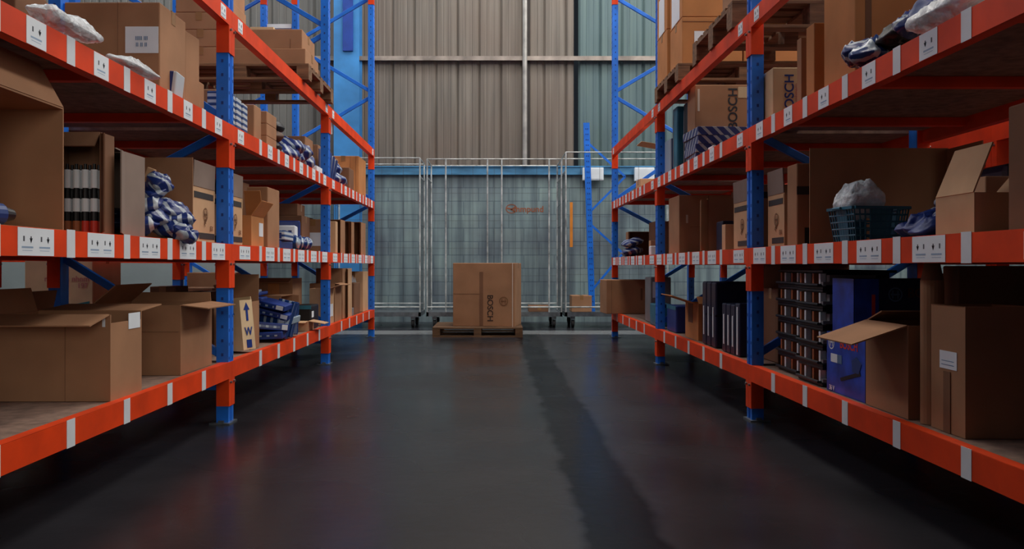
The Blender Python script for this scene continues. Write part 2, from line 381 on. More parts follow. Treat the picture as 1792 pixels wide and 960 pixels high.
def sheet(x0, x1, z0, z1, mt, y=0):
    p = .33; mb = MB(); prof = []; x = x0
    while x < x1 - 1e-4:
        for dx, yy in ((0, .03), (.03, 0), (.10, 0), (.112, .006), (.124, 0), (.21, 0), (.222, .006), (.234, 0), (.30, 0), (.33, .03)):
            if x + dx <= x1 + 1e-6 and (not prof or x + dx > prof[-1][0] + 1e-5): prof.append((x + dx, y + yy))
        x += p
    n = len(prof)
    vs_ = [(a, b, z) for z in (z0, z1) for a, b in prof] + [(a, b + .003, z) for z in (z0, z1) for a, b in prof]
    fs = [(i, i + 1, n + i + 1, n + i) for i in range(n - 1)] + [(2*n + i, 3*n + i, 3*n + i + 1, 2*n + i + 1) for i in range(n - 1)]
    mb.add(vs_, fs, mt); o = mb.build('corrugated_sheet', wall); return o
z1 = wz(291)
for x0, x1, mt in ((-9, wx(573), SH_G), (wx(573), wx(1012), SH_B), (wx(1012), wx(1270), SH_T), (wx(1270), 9, SH_T)):
    sheet(x0 + .002, x1, z1, wz(106), mt); sheet(x0 + .002, x1, wz(106), 7.8, mt, -.012)
PURL = mat('worn_purlin_steel', '#94897f', .55, 0, .3, 5)
MB().box((-9, -.079, wz(107)), (9, -.02, wz(101)), PURL).box((-9, -.092, wz(108)), (9, -.08, wz(100.5)), PURL).build('purlin', wall)
# downpipe, and a thin dark strip down its right side
MB().tube((wx(918), -.11, wz(292)), (wx(918), -.11, 7.6), .036, mat('grey_pipe', '#a3a19c', .4, .3, .2), 14).build('downpipe', wall)
MB().box((wx(923), -.03, z1), (wx(927), .0, 7.6), mat('dark_strip_brown', '#35302e', .8)).build('dark_strip', wall)
# building column, painted blue, behind left rack
col = struct(empty('trim_1', (wx(606) + .06, WY - .18, 0)))
CBL = mat('chalky_bright_blue_paint', '#3a84c2', .5, noise=.22, scale=2.2)
MB().box((-.19, -.15, 0), (.19, -.135, 7.8), CBL).box((-.008, -.14, 0), (.008, .13, 7.8), CBL).box((-.19, .12, 0), (.19, .135, 7.8), CBL).build('steel_column', col)
MB().box((-.05, -.18, 4.05), (.10, -.15, 5.1), NAVYP).build('bolted_bracket', col)
# painted mark on blocks
MARK = mat('faded_orange_wall_paint', '#9a5a3c', .8, noise=.2)
mk = MB(); cx, cz = wx(895), wz(365)
for i in range(28):
    a, b_ = 2*math.pi*i/28, 2*math.pi*(i+1)/28; r0, r1 = .088, .074
    mk.add([(cx + r*math.cos(t), -.003, cz + r*math.sin(t)*.8) for r, t in ((r0, a), (r0, b_), (r1, b_), (r1, a))], [(0, 1, 2, 3)], MARK)
mk.bar((cx - .07, -.003, cz + .01), (cx, -.003, cz - .005), .02, .001, MARK); mk.bar((cx, -.003, cz - .005), (cx + .05, -.003, cz - .05), .02, .001, MARK)
mk.bar((cx - .01, -.003, cz - .02), (cx + .06, -.003, cz + .03), .02, .001, MARK)
mk.build('painted_emblem', wall)
text_mesh('mmpund', .13, .0005, MARK, Matrix.Translation((wx(925), -.003, wz(366))) @ Matrix.Rotation(R(90), 4, 'X'), 'painted_lettering', wall, .002)
# side walls, ceiling
PW = mat('pale_side_wall', '#9aa09e', .8, noise=.1, scale=1.2)
struct(MB().box((-9.1, -9, 0), (-9, WY + .2, 7.8), PW).build('wall_left'))
struct(MB().box((9, -9, 0), (9.1, WY + .2, 7.8), PW).build('wall_right'))
CE = mat('roof_sheet_grey', '#6c6f70', .8, noise=.1)
struct(MB().box((-9.1, -9, 7.8), (9.1, WY + .2, 7.9), CE).build('ceiling'))
# pale partition far behind the left racking
struct(MB().box((-8.9, 11.9, 0), (-3.3, 11.97, 2.9), mat('pale_partition_panel', '#8f9897', .7, noise=.12, scale=1.5)).build('wall_partition'))

# ------------------------------------------------------------ racking
FY = [1.87, 4.65, 7.43, 10.21]; FYR = [-.80, 1.98, 4.73, 7.43, 10.21]  # first bay of the right row is out of view, added to block light
FX = 1.46; DEP = .98; BH = .09
LEV = {-1: [.336, .98, 1.635, 2.26, 4.24], 1: [.31, .96, 1.63, 2.27, 4.24]}
def upright(rk, X, Y, s, top=4.9, dir_=None):
    """s: outward sign of the aisle face; post depth .066 (x), .09 (y)"""
    d = -s if dir_ is None else dir_      # towards -x for left aisle face at X
    e = empty('upright', (X, Y, 0)); e.parent = rk
    w, dp = .09, .066
    P = [(0, -w/2), (0, -.018), (-.010, -.012), (-.010, .012), (0, .018), (0, w/2), (-dp, w/2), (-dp, -w/2)]
    P = [(x * (1 if s > 0 else -1), y) for x, y in P]
    if s < 0: P = P[::-1]
    mb = MB().prism(P, .006, top, BLUE)
    # punched holes
    z = .12
    while z < top - .05:
        for yy in (-.031, .031): mb.box((s*.0002, yy - .004, z), (s*.0012, yy + .004, z + .016), HOLE)
        mb.box((-s*(dp/2 - .006), -w/2 - .0012, z + .02), (-s*(dp/2 + .006), -w/2 - .0002, z + .036), HOLE)
        z += .0762
    o = mb.build('post', e)
    fb = MB().box((-s*(dp + .03), -w/2 - .03, 0), (s*.015, w/2 + .02, .008), STEEL)
    fb.box((-s*.05, -w/2 - .02, .008), (-s*.02, -w/2 - .006, .02), STEEL)
    fb.build('foot_plate', e)
    return e
# rack origin handled in world coordinates
INKG = mat('soft_grey_print_ink', '#4c5058', .6); INKL = mat('pale_blue_print_ink', '#93abc4', .6)
def rack_row(name, label, xa, s, levels, decks, labels=True, frames=FY, top=4.9):
    """xa aisle-face x of front posts; s=+1 if the aisle lies at +x of it (left rack)."""
    rk = empty(name, (0, 0, 0), 0, label, 'racking')
    xb = xa - s * DEP                       # rear face
    for Y in frames:
        upright(rk, xa, Y, s, top); upright(rk, xb, Y, -s, top)
        xi, xo = xa - s*.033, xb + s*.033
        nodes = [((xi, .36), (xo, .92)), ((xo, 1.12), (xi, 1.60)), ((xi, 1.66), (xo, 2.30)), ((xo, 2.36), (xi, 2.90)), ((xi, 2.96), (xo, 3.5)), ((xo, 3.56), (xi, 4.1)), ((xi, 4.16), (xo, 4.7))]
        for (a, za), (b, zb) in nodes:
            MB().bar((a, Y, za), (b, Y, zb), .042, .028, BLUE).build('diagonal_brace', rk, bevel=.004)
        MB().bar((xi, Y, .2), (xo, Y, .2), .04, .028, BLUE).build('horizontal_brace', rk)
    bays = [(frames[i], frames[i + 1]) for i in range(len(frames) - 1)]
    for li, zt in enumerate(levels):
        for bi, (ya, yb) in enumerate(bays):
            for side in (1, -1):
                xf = xa if side == 1 else xb; n = s * side    # outward normal
                mb = MB()
                y0, y1 = ya + .001, yb - .001
                # step beam box with small lip
                mb.box((xf + n*.004, y0 + .04, zt - BH), (xf - n*.04, y1 - .04, zt), ORANGE)
                mb.box((xf + n*.006, y0, zt - BH), (xf + n*.0015, y1, zt), ORANGE)
                for yy, sg in ((ya, 1), (yb, -1)):            # end connectors: face leg and side leg
                    mb.box((xf + n*.0054, yy + sg*.0015, zt - BH - .15), (xf + n*.0012, yy + sg*.0475, zt - .001), ORANGE)
                    mb.box((xf + n*.0052, yy + sg*.0465, zt - BH - .1495), (xf - n*.064, yy + sg*.0502, zt - .0012), ORANGE)
                    mb.tube((xf + n*.004, yy + sg*.03, zt - BH - .02), (xf + n*.016, yy + sg*.03, zt - BH - .02), .007, STEEL, 8)
                b = mb.build('beam', rk)
                if side == 1 and labels and li < 4:
                    def lab(yc, wd, hh, n_marks, nm='location_label'):
                        q = MB().box((xf + n*.0062, yc - wd/2, zt - BH/2 - hh/2), (xf + n*.0075, yc + wd/2, zt - BH/2 + hh/2), WHITE)
                        for k in range(n_marks):
                            u = yc + (k - (n_marks - 1)/2) * .1 * (1 if n_marks > 1 else 1)
                            zc = zt - BH/2 + .008
                            for dy, ww in ((-.022, .008), (.018, .006)):
                                q.box((xf + n*.0075, u + dy - ww/2, zc - .007), (xf + n*.0078, u + dy + ww/2, zc + .009), INKG)
                            q.add([(xf + n*.0078, u + .009, zc + .003), (xf + n*.0078, u + .027, zc + .003), (xf + n*.0078, u + .018, zc - .013)], [(0, 1, 2)], INKG)
                            q.box((xf + n*.0075, u - .034, zc - .028), (xf + n*.0078, u + .030, zc - .0225), INKL)
                            q.box((xf + n*.0075, u - .03, zc - .036), (xf + n*.0078, u + .026, zc - .0345), INKL)
                        q.build(nm, b)
                    if li == 3:
                        for yc in (ya + .15, yb - .15): lab(yc, .085, .068, 1)
                    else:
                        for k in range(5):
                            yc = ya + .54 + .027 + .44 * k
                            if yc > yb - .1: continue
                            MB().box((xf + n*.0062, yc - .028, zt - BH - .002), (xf + n*.0075, yc + .028, zt + .003), TAPEW).build('reflective_stripe', b)
                        if li in (1, 2):
                            wd, nm_ = ((.21, 2), (.115, 1))[li - 1]
                            for k in range(-1, 5):
                                yc = ya + .79 + .44 * k
                                if k == -1: yc = ya + ((.24 if s > 0 else .185) if li == 1 else .16)
                                if yc + wd/2 > yb - .03: continue
                                lab(yc, wd, BH * .96 if k >= 0 else .075, nm_ if (k >= 0 or li == 2) else 2)
            if decks[li] and decks[li] is not True and not decks[li][bi]: continue
            if decks[li]:
                dk = MB(); x0, x1 = xa - s*.042, xb + s*.042
                nb = 3; yy = ya + .05
                step = (yb - ya - .1) / nb
                for k in range(nb):
                    dk.box((x0, yy + k*step + .002, zt - .022), (x1, yy + (k+1)*step - .002, zt - .002), BOARD)
                dk.build('deck_board', rk)
                for k in range(3):
                    yc = ya + (yb - ya) * (k + .5) / 3
                    MB().box((xa - s*.04, yc - .02, zt - .065), (xb + s*.04, yc + .02, zt - .023), ORANGE).build('cross_bar', rk)
    return rk
D = [True, True, True, False, False]
rack_row('pallet_rack', 'long orange and blue racking row on the left side of the aisle', -1.445, 1, LEV[-1], D)
rack_row('pallet_rack', 'long orange and blue racking row on the right side of the aisle', 1.43, -1, LEV[1], D, frames=FYR)
# second rows standing back to back behind them
rack_row('pallet_rack', 'racking row standing back to back behind the left aisle row', -FX - DEP - .30, 1, LEV[-1], [True, False, False, False, False], labels=False, frames=FY)
rack_row('pallet_rack', 'racking row standing back to back behind the right aisle row', FX + DEP + .30, -1, LEV[1], [True, True, True, False, False], labels=False, frames=FY)
for s in (-1, 1):
    for Y in (7.43, 10.21):
        for z in (2.95, 3.72):
            o = MB().box((s*(FX + DEP - .008), Y - .03, z), (s*(FX + DEP + .289), Y + .03, z + .05), TAPEW).build('row_spacer')
            tag(o, '%s steel spacer joining the back-to-back %s rows, %s frame' % ('upper' if z > 3 else 'lower', 'left' if s < 0 else 'right', 'middle' if Y < 8 else 'far'), 'spacer')

# ------------------------------------------------------------ pallets
def pallet(label, X0, X1, Y0, Y1, z, h=.13, mt=None, rz=0):
    mt = mt or WOOD
    e = empty('wooden_pallet', ((X0+X1)/2, (Y0+Y1)/2, z), R(rz), label, 'pallet'); w, d = X1 - X0, Y1 - Y0
    n = 7
    for k in range(n):
        y = -d/2 + (d - .1) * k / (n - 1)
        MB().box((-w/2, y, h - .02), (w/2, y + .1, h), mt).build('deck_slat', e, bevel=.002)
    for k in range(3):
        x = -w/2 + (w - .09) * k / 2
        MB().box((x, -d/2, h - .04), (x + .09, d/2, h - .0205), mt).build('stringer_board', e)
        for j in range(3):
            y = -d/2 + (d - .12) * j / 2
            MB().box((x, y, .0185), (x + .09, y + .12, h - .0405), mt).build('block', e)
    for j in range(3):
        y = -d/2 + (d - .1) * j / 2
        MB().box((-w/2, y, 0), (w/2, y + .1, .018), mt).build('bottom_board', e)
    return e

# ------------------------------------------------------------ end of the aisle
pallet('low dark wooden pallet on the floor under the big carton', -.74, .35, 10.2, 11.15, 0, .12, WOODD)
carton('large taped brown carton standing alone on the floor pallet at the aisle end', -.46, .31, 10.33, 10.9, .1205, .775, 'mid', rz=-9.5, tape=True,
       dec=[('rect', 'front', .43, 0, .49, .86, CARD['dark'], 'damp_seam'), ('rect', 'front', .005, .51, .43, .515, CARD['dark'], 'fold_line'),
            ('text', 'front', .60, .29, 'BOSCH', .10, -90, mat('worn_brown_lettering', '#3e2d24', .8)), ('ring', 'front', .82, .40, .055, BROWNINK),
            ('rect', 'front', .955, 0, .968, 1, CLEARTAPE, 'tape_edge')])

WIRE = mat('dull_dark_wire', '#4c4f50', .6, .5)
def roll_cage(label, X0, X1, Y0, Y1, top, extra=(), mid=True):
    e = empty('roll_cage', ((X0+X1)/2, (Y0+Y1)/2, 0), 0, label, 'cage trolley'); w, d = X1-X0, Y1-Y0; bz_ = .19
    t = .011
    MB().box((-w/2, -d/2, bz_ - .03), (w/2, -d/2 + .03, bz_ + .03), STEEL).box((-w/2, d/2 - .03, bz_ - .03), (w/2, d/2, bz_ + .03), STEEL)\
        .box((-w/2, -d/2, bz_ - .03), (-w/2 + .03, d/2, bz_ + .03), STEEL).box((w/2 - .03, -d/2, bz_ - .03), (w/2, d/2, bz_ + .03), STEEL)\
        .box((-w/2 + .03, -d/2 + .03, bz_ + .005), (w/2 - .03, d/2 - .03, bz_ + .02), STEEL).build('base_platform', e)
    for sx in (-1, 1):
        for sy in (-1, 1):
            x, y = sx*(w/2 - t), sy*(d/2 - t)
            MB().tube((x, y, bz_ + .03), (x, y, top), t, TUBE, 10).build('corner_post', e)
            c = MB().box((x - sx*.10 - .03, y - sy*.06 - .03, .12), (x - sx*.10 + .03, y - sy*.06 + .03, .16), STEEL)
            for q in (-.026, .026): c.box((x - sx*.10 + q - .003, y - sy*.06 - .02, .05), (x - sx*.10 + q + .003, y - sy*.06 + .02, .13), STEEL)
            cs = c.build('caster', e)
            MB().tube((x - sx*.10 - .018, y - sy*.06, .056), (x - sx*.10 + .018, y - sy*.06, .056), .0555, RUBBER, 18).build('wheel', cs)
    MB().tube((-w/2 + t, d/2 - t, bz_ + .12), (w/2 - t, d/2 - t, bz_ + .12), t*.8, TUBE).build('rear_rail', e)
    rt = MB().tube((-w/2 + t, d/2 - t, top), (w/2 - t, d/2 - t, top), t*.8, TUBE)
    for sx in (-1, 1):
        rt.tube((sx*(w/2 - t), -d/2 + t, top), (sx*(w/2 - t), d/2 - t, top), t*.8, TUBE)
        MB().tube((sx*(w/2 - t), -d/2 + t, top - .25), (sx*(w/2 - t), d/2 - t, top - .25), t*.8, TUBE).build('side_rail', e)
    rt.tube((-w/2 + t, -d/2 + t, top), (w/2 - t, -d/2 + t, top), t*.8, TUBE)
    rt.build('top_rail', e)
    g = MB(); k = max(4, int(w / .27))
    for i in range(1, k): g.tube((-w/2 + w*i/k, d/2 - t, bz_ + .12), (-w/2 + w*i/k, d/2 - t, top), .0024, WIRE, 5)
    for i in range(1, 5): g.tube((-w/2 + t, d/2 - t, bz_ + .12 + (top - bz_ - .12)*i/5), (w/2 - t, d/2 - t, bz_ + .12 + (top - bz_ - .12)*i/5), .0022, WIRE, 5)
    g.build('back_mesh', e)
    for sx in (-1, 1):
        g = MB()
        for i in range(1, 5): g.tube((sx*(w/2 - t), -d/2 + d*i/5, bz_ + .03), (sx*(w/2 - t), -d/2 + d*i/5, top - .25), .0035, WIRE, 5)
        for i in range(1, 6): g.tube((sx*(w/2 - t), -d/2 + t, bz_ + (top - bz_)*i/7), (sx*(w/2 - t), d/2 - t, bz_ + (top - bz_)*i/7), .0028, WIRE, 5)
        g.build('side_mesh', e)
    if mid:
        for x in extra:
            MB().tube((x, -d/2 + t, bz_ + .03), (x, -d/2 + t, top), .011, TUBE, 8).build('middle_bar', e)
        MB().tube((-w/2 + t, -d/2 + t, bz_ + .10), (w/2 - t, -d/2 + t, bz_ + .10), .011, TUBE, 8).build('lower_rail', e)
    return e
def cx(px, Y): return (px - VX) * Y / F
def cz_(py, Y): return H + (VY - py) * Y / F
roll_cage('tall wire roll cage at the left, beside the far end of the left racking', cx(575, 11.7), cx(736, 11.7), 11.7, 12.45, cz_(276, 11.7))
roll_cage('widest wire roll cage standing directly behind the floor pallet carton', cx(746, 11.7), cx(984, 11.7), 11.7, 12.5, cz_(278, 11.7), extra=(cx(878, 11.7) - cx(865, 11.7), cx(853, 11.7) - cx(865, 11.7), cx(780, 11.7) - cx(865, 11.7), cx(961, 11.7) - cx(865, 11.7)))
roll_cage('tall wire roll cage at the right, behind the leaning blue post', cx(989, 11.7), cx(1170, 11.7), 11.7, 12.45, cz_(266, 11.7), extra=())
carton('low carton lying inside the right roll cage', cx(1000, 11.95), cx(1035, 11.95), 11.9, 12.25, .2125, .23, 'mid')
carton('carton with dark end lying in the middle of the widest roll cage floor', cx(925, 12.0), cx(962, 12.0), 11.95, 12.3, .2125, .085, 'dark')
o = MB().box((-.02, -.004, 0), (.02, .004, .62), ORSTRAP).build('strap', loc=(cx(1000, 11.68), 11.70, cz_(432, 11.68)))
tag(o, 'narrow orange strap hanging upright on the right roll cage', 'strap')
# loose frame
e = empty('upright_frame', (cx(1034, 12.0), 12.0, 0), 0, 'loose blue perforated post with zigzag braces standing by the right roll cage', 'rack frame')
def lp(px, py, Y=12.0): return Vector((cx(px, Y) - cx(1034, Y), 0, cz_(py, Y)))
mb = MB(); a, b_ = lp(1026, 215), lp(1036, 544.6)
mb.bar(a, b_, .085, .05, BLUE)
for k in range(34):
    c = b_ + (a - b_) * (k + .7) / 35
    mb.box((c.x - .018, -.0265, c.z), (c.x - .006, -.0252, c.z + .02), HOLE); mb.box((c.x + .008, -.0265, c.z), (c.x + .02, -.0252, c.z + .02), HOLE)
mb.build('post', e)
mb = MB()
for p, q in (((1030, 251), (1094, 309)), ((1094, 309), (1034, 369)), ((1034, 393), (1090, 443)), ((1090, 443), (1038, 505))):
    MB().bar(lp(*p), lp(*q), .03, .022, BLUE).build('diagonal_brace', e)
# wall cards
for (x0, x1, y0, y1, lb) in ((1018, 1054, 295, 317, 'white switch box on the blue ledge behind the leaning post'), (1108, 1142, 295, 318, 'white box on the blue ledge seen beside the far right rack post')):
    e = empty('switch_box', (wx((x0+x1)/2), WY - .076, wz(y1)), 0, lb, 'box'); w = wx(x1) - wx(x0); h = wz(y0) - wz(y1)
    MB().box((-w/2, -.08, 0), (w/2, 0, h), WHITE).build('housing', e, bevel=.006)
    MB().box((-w/2 + .02, -.085, .02), (w/2 - .02, -.0805, h - .02), TAPEW).build('cover', e)
# ------------------------------------------------------------ contents helpers
L1, L2, L3, L4 = LEV[-1][:4]; R1, R2, R3, R4 = LEV[1][:4]
def zt(py, Y): return H + (VY - py) * Y / F
def thing_box(name, label, cat, loc, size, mt, rot=(0, 0, 0), bevel=.004, dec=(), group=None):
    w, d, h = size
    if dec:
        e = empty(name, loc, 0, label, cat, group, rot=[R(a) for a in rot])
        MB().box((-w/2, -d/2, 0), (w/2, d/2, h), mt).build('body', e, bevel=bevel); decals(e, w, d, h, dec); return e
    o = MB().box((-w/2, -d/2, 0), (w/2, d/2, h), mt).build(name, bevel=bevel, loc=loc, rot=[R(a) for a in rot])
    return tag(o, label, cat, group)
E = .001

# ============================ LEFT, lowest shelf
carton('large open carton at the left with its top flap folded toward the viewer', -1.92, -1.482, 3.27, 3.56, L1, .335, 'mid', 'up',
       dict(F=(103, .15), B=(86, .24), L=(15, .1)), walls=dict(R=.9),
       dec=[('rect', 'right', .55, .80, .93, .99, WHITE, 'paper_label'), ('rect', 'front', .93, .86, .955, .97, TAPEW, 'tape_scrap'), ('rect', 'front', .60, .0, .603, .9, CARD['dark'], 'crease')])
carton('wide open carton behind the large one, with a flap pointing past the near left post', -1.93, -1.50, 4.05, 4.5, L1, .335, 'mid', 'up',
       dict(B=(10, .05), R=(97, .13), L=(-50, .15)), dec=[('rect', 'front', .0, .62, .98, .625, CARD['dark'], 'fold_line')])
carton('very dark open carton at the far left edge of the lowest left shelf', -2.40, -2.03, 3.4, 3.9, L1, .335, 'dark', 'up', dict(F=(60, .06), R=(15, .08)))
thing_box('parcel', 'small white parcel at the left edge beside the large open carton', 'parcel', (-1.98, 3.33, L1), (.10, .2, .26), WHITE, bevel=.02)
carton('long shallow dark carton with folded flaps at the back of the lowest left shelf', -2.3, -1.72, 5.2, 5.55, L1, .30, 'dark', 'up', dict(L=(40, .10), F=(120, .06)))
carton('tall brown carton with upright flap just past the near left post', -1.70, -1.52, 5.30, 5.48, L1, .3, 'mid', 'up', dict(B=(6, .17), L=(30, .12)))
carton('cream carton printed with a blue up arrow leaning beside the near left post', -1.62, -1.47, 5.08, 5.2, L1 + .012, .30, 'cream', 'up', dict(B=(2, .02)), rz=-20, tilt=(0, -6),
       dec=[('poly', 'front', [(.44, .45), (.58, .45), (.58, .72), (.72, .72), (.51, .92), (.30, .72), (.44, .72)], NAVY, 'printed_arrow'),
            ('poly', 'right', [(.42, .58), (.58, .58), (.58, .80), (.74, .80), (.5, .95), (.26, .80), (.42, .80)], NAVY, 'printed_arrow'), ('rect', 'right', .3, .04, .7, .2, NAVY, 'printed_panel'), ('text', 'right', .5, .36, 'W', .07, 0, NAVY)])
# heap of blue packets
rnd = random.Random(3)
carton('open brown carton tipped toward the aisle, spilling blue packets', -1.98, -1.60, 6.36, 6.72, L1, .30, 'mid', 'aisle_left', dict(F=(6, .12), R=(10, .05)))
carton('shallow carton tray with a flap overhanging the lowest left beam', -1.74, -1.49, 6.80, 7.0, L1, .08, 'light', 'up', dict(R=(100, .13), F=(95, .1)))
for k, (x, y, z, w, d, h, rx, ry, rz) in enumerate([(-1.60, 5.62, .302, .15, .24, .02, 0, 4, 6), (-1.62, 5.63, .325, .15, .24, .02, 3, -3, -8), (-1.63, 5.62, .35, .15, .22, .02, 0, 3, 10), (-1.58, 5.92, .02, .24, .28, .05, 0, -2, 5), (-1.57, 5.94, .075, .24, .28, .05, -4, 6, 16), (-1.56, 6.06, .13, .26, .24, .05, 5, 10, -12), (-1.58, 5.98, .19, .30, .2, .04, 8, 14, 4), (-1.59, 5.95, .245, .31, .2, .04, 4, 12, -4)]):
    o = thing_box('blue_packet', ['bottom', 'second', 'third', 'wide lowest', 'wide second', 'crooked middle', 'upper', 'topmost'][k] + ' dark blue flat packet in the ' + ('narrow stack beside the cream carton' if k < 3 else 'spilled heap on the lowest left shelf'),
              'packet', (x, y, L1 + z), (w, d, h), STRIPEG if k in (2, 5) else NAVY, (rx, ry, rz), .006,
              dec=[('rect', 'front', .06, .3, .75, .62, STRIPEG, 'silver_band'), ('rect', 'front', .8, .15, .96, .85, WHITE, 'white_label')] if k > 3 else [('rect', 'front', .1, .4, .9, .6, STRIPEG, 'silver_band')], group='blue flat packets in the left heap')
for k in range(5):
    thing_box('blue_sleeve', ['first', 'second', 'third', 'fourth', 'last'][k] + ' upright blue and silver sleeve from the near side, lowest left shelf', 'packet',
              (-1.53 + .018*(k % 2), 5.98 + .085*k, L1 + .02), (.13, .05, .27 - .012*k), STRIPEG, (-14 + 3*k, 12 - 3*k, 8*k - 12), .006, group='blue and silver sleeves in the left heap')
for k in range(5):
    thing_box('case_blue', ['lowest', 'second lowest', 'middle', 'second highest', 'highest'][k] + ' slim dark blue case in the back stack behind the cream carton', 'case',
              (-1.66 + .006*(k % 2), 5.62, L1 + .0602*k + .001), (.14, .25, .058), DKNAVY, (0, 0, 3*(k % 3)), .008, group='slim blue cases stacked behind the cream carton').name = 'tool_case'
carton('open brown carton in the middle of the lowest left shelf with taped side', -2.2, -1.86, 5.95, 6.3, L1, .34, 'dark', None, dec=[('rect', 'front', .3, .1, .5, .95, CLEARTAPE, 'shiny_tape')])
carton('wide plain brown carton above the blue packets near the middle left post', -2.04, -1.67, 7.02, 7.36, L1, .42, 'mid', 'up', dict(F=(110, .1)), dec=[('rect', 'front', .45, .4, .7, .9, CARD['orange'], 'tape_patch')])
carton('small dark carton at the back beside the brace on the lowest left shelf', -2.4, -2.22, 5.9, 6.15, L1, .38, 'dark')
o = thing_box('storage_bin', 'black bin with teal lid in front of the middle left post', 'bin', (-1.575, 7.1, L1), (.15, .3, .2), BLACKP, bevel=.012,
              dec=[('rect', 'right', .05, .5, .3, .75, WHITE, 'white_label'), ('rect', 'front', 0, .84, 1, 1, TEALB, 'lid_rim')])
# far bay, lowest
carton('carton with white sticker right behind the middle left post', -1.66, -1.485, 7.62, 7.85, L1, .32, 'light', 'up', dict(R=(70, .1)), dec=[('rect', 'right', .2, .2, .8, .55, WHITE, 'white_sticker')])
carton('upright brown carton second after the middle left post, lowest shelf', -1.72, -1.485, 7.9, 8.25, L1, .36, 'mid', 'up', dict(R=(100, .09), B=(5, .1)))
carton('tall narrow brown carton reaching almost to the beam, lowest left shelf', -1.75, -1.485, 8.32, 8.5, L1, .5, 'mid', None, tape=False)
carton('tall open carton with dark hollow side, lowest left shelf', -1.78, -1.485, 8.56, 8.85, L1, .5, 'light', 'front', dict(R=(15, .12)))
carton('dark brown carton next to the last one on the lowest left shelf', -1.86, -1.50, 9.1, 9.5, L1, .34, 'dark')
carton('tan carton with a white flame print, last on the lowest left shelf', -1.72, -1.485, 9.62, 10.0, L1, .46, 'light', None,
       dec=[('poly', 'front', [(.45, .62), (.62, .62), (.68, .72), (.6, .86), (.55, .78), (.5, .92), (.40, .74)], WHITE, 'white_flame_print'), ('text', 'front', .5, .32, 'IGD', .07, 0, BROWNINK)])
thing_box('parcel', 'small grey and white parcel on the shelf edge before the tall open carton', 'parcel', (-1.53, 8.95, L1), (.08, .12, .08), GREYP, dec=[('rect', 'front', .1, .3, .9, .7, WHITE, 'white_label')])

# ============================ LEFT, second shelf
carton('big open carton at the left edge, mouth toward the aisle, blue tool inside', -2.05, -1.50, 2.45, 2.95, L2, .43, 'mid', 'aisle_left', dict(B=(118, .17), L=(150, .1)))
e = empty('power_tool', (-1.58, 2.62, L2 + .0075), R(70), 'blue cylindrical tool body lying inside the big open carton at the left edge', 'tool')
MB().tube((-.1, 0, .036), (.06, 0, .036), .035, TOOLBLUE, 16).build('housing', e, smooth=False, bevel=.003)
MB().tube((.0601, 0, .036), (.1, 0, .036), .028, BLACKP, 16, .018).build('nose', e)
# narrow display carton with spray tubes
carton('narrow brown carton with a tall slot showing white and black tubes', -1.665, -1.485, 3.20, 3.31, L2, .385, 'dark', 'front', dict(R=(35, .06), L=(-70, .05), B=(-55, .07)))
for k in range(8):
    x = -1.625 + .034 * (k % 4); y = 3.225 + .036 * (k // 4)
    t = empty('spray_tube', (x, y, L2 + .0065), 0, ('front' if k < 4 else 'rear') + ' row tube in the narrow brown carton, ' + ['leftmost', 'second from left', 'third from left', 'rightmost'][k % 4], 'tube', 'white and black tubes in the narrow carton')
    MB().tube((0, 0, 0), (0, 0, .045), .0135, REDINK if k % 4 > 1 else ORTAG, 12).tube((0, 0, .0451), (0, 0, .08), .0135, BLACKP, 12).tube((0, 0, .0801), (0, 0, .13), .0135, WHITE, 12)\
        .tube((0, 0, .1301), (0, 0, .17), .0125, BLACKP, 12, .009).build('tube_body', t)
    MB().tube((0, 0, .1701), (0, 0, .24), .0128, WHITE, 12).tube((0, 0, .2401), (0, 0, .262), .006, BLACKP, 10).build('tube_cap', t)
carton('open carton with wide greyish flaps between the tube carton and the striped bags', -1.72, -1.485, 3.40, 3.60, L2, .34, 'grey', 'front', dict(R=(18, .12), B=(5, .06), L=(-20, .1)))
carton('plain greyish carton standing behind the wide flaps', -2.0, -1.66, 3.66, 3.72, L2, .38, 'grey', None, tape=False)
for k in range(4):
    pillow('black_pouch', 'small black and blue pouch lying in front of the greyish carton, ' + ['nearest', 'second', 'third', 'farthest'][k], 'pouch', (-1.62 + .04*(k % 2), 3.44 + .03*k, L2 + .008 + .02*k), (.13, .09, .055), DKNAVY if k % 2 else BLACKP, (0, 0, 30*k), 20 + k, 'black pouches before the greyish carton')
carton('big open brown carton behind the heap of striped bags', -1.78, -1.50, 4.02, 4.22, L2, .42, 'mid', 'front', dict(), walls=dict(F=.3, R=0, B=0))
bags = [(-1.60, 3.80, .0, 0, 20, .20, .15), (-1.50, 3.95, .0, 10, -30, .18, .14), (-1.57, 3.92, .05, 14, 60, .22, .15), (-1.60, 3.88, .11, 18, 10, .18, .14), (-1.58, 3.93, .17, 30, -25, .16, .13), (-1.53, 3.98, .10, 25, 45, .2, .14), (-1.48, 3.96, .03, -8, 15, .17, .13), (-1.58, 3.92, .22, 45, 70, .12, .10), (-1.45, 3.90, -.02, 25, 80, .13, .09)]
bn = ['lowest near', 'front right', 'lower middle', 'left middle', 'upper middle', 'right middle', 'rightmost low', 'topmost', 'drooping edge']
for k, (x, y, z, rx, rz, w, d) in enumerate(bags):
    pillow('striped_bag', bn[k] + ' striped navy bag in the heap on the second left shelf', 'bag', (x, y, L2 + .006 + z), (w, d, .09), STRIPE if k % 3 else STRIPEX, (rx, 12*(k % 3) - 8, rz), k, 'striped bags in the left heap', .2)
thing_box('parcel', 'small tan wood-coloured tip sticking out above the striped bags', 'parcel', (-1.60, 3.92, L2 + .285), (.035, .03, .05), CARD['light'], (0, 20, 0)).name = 'small_box'
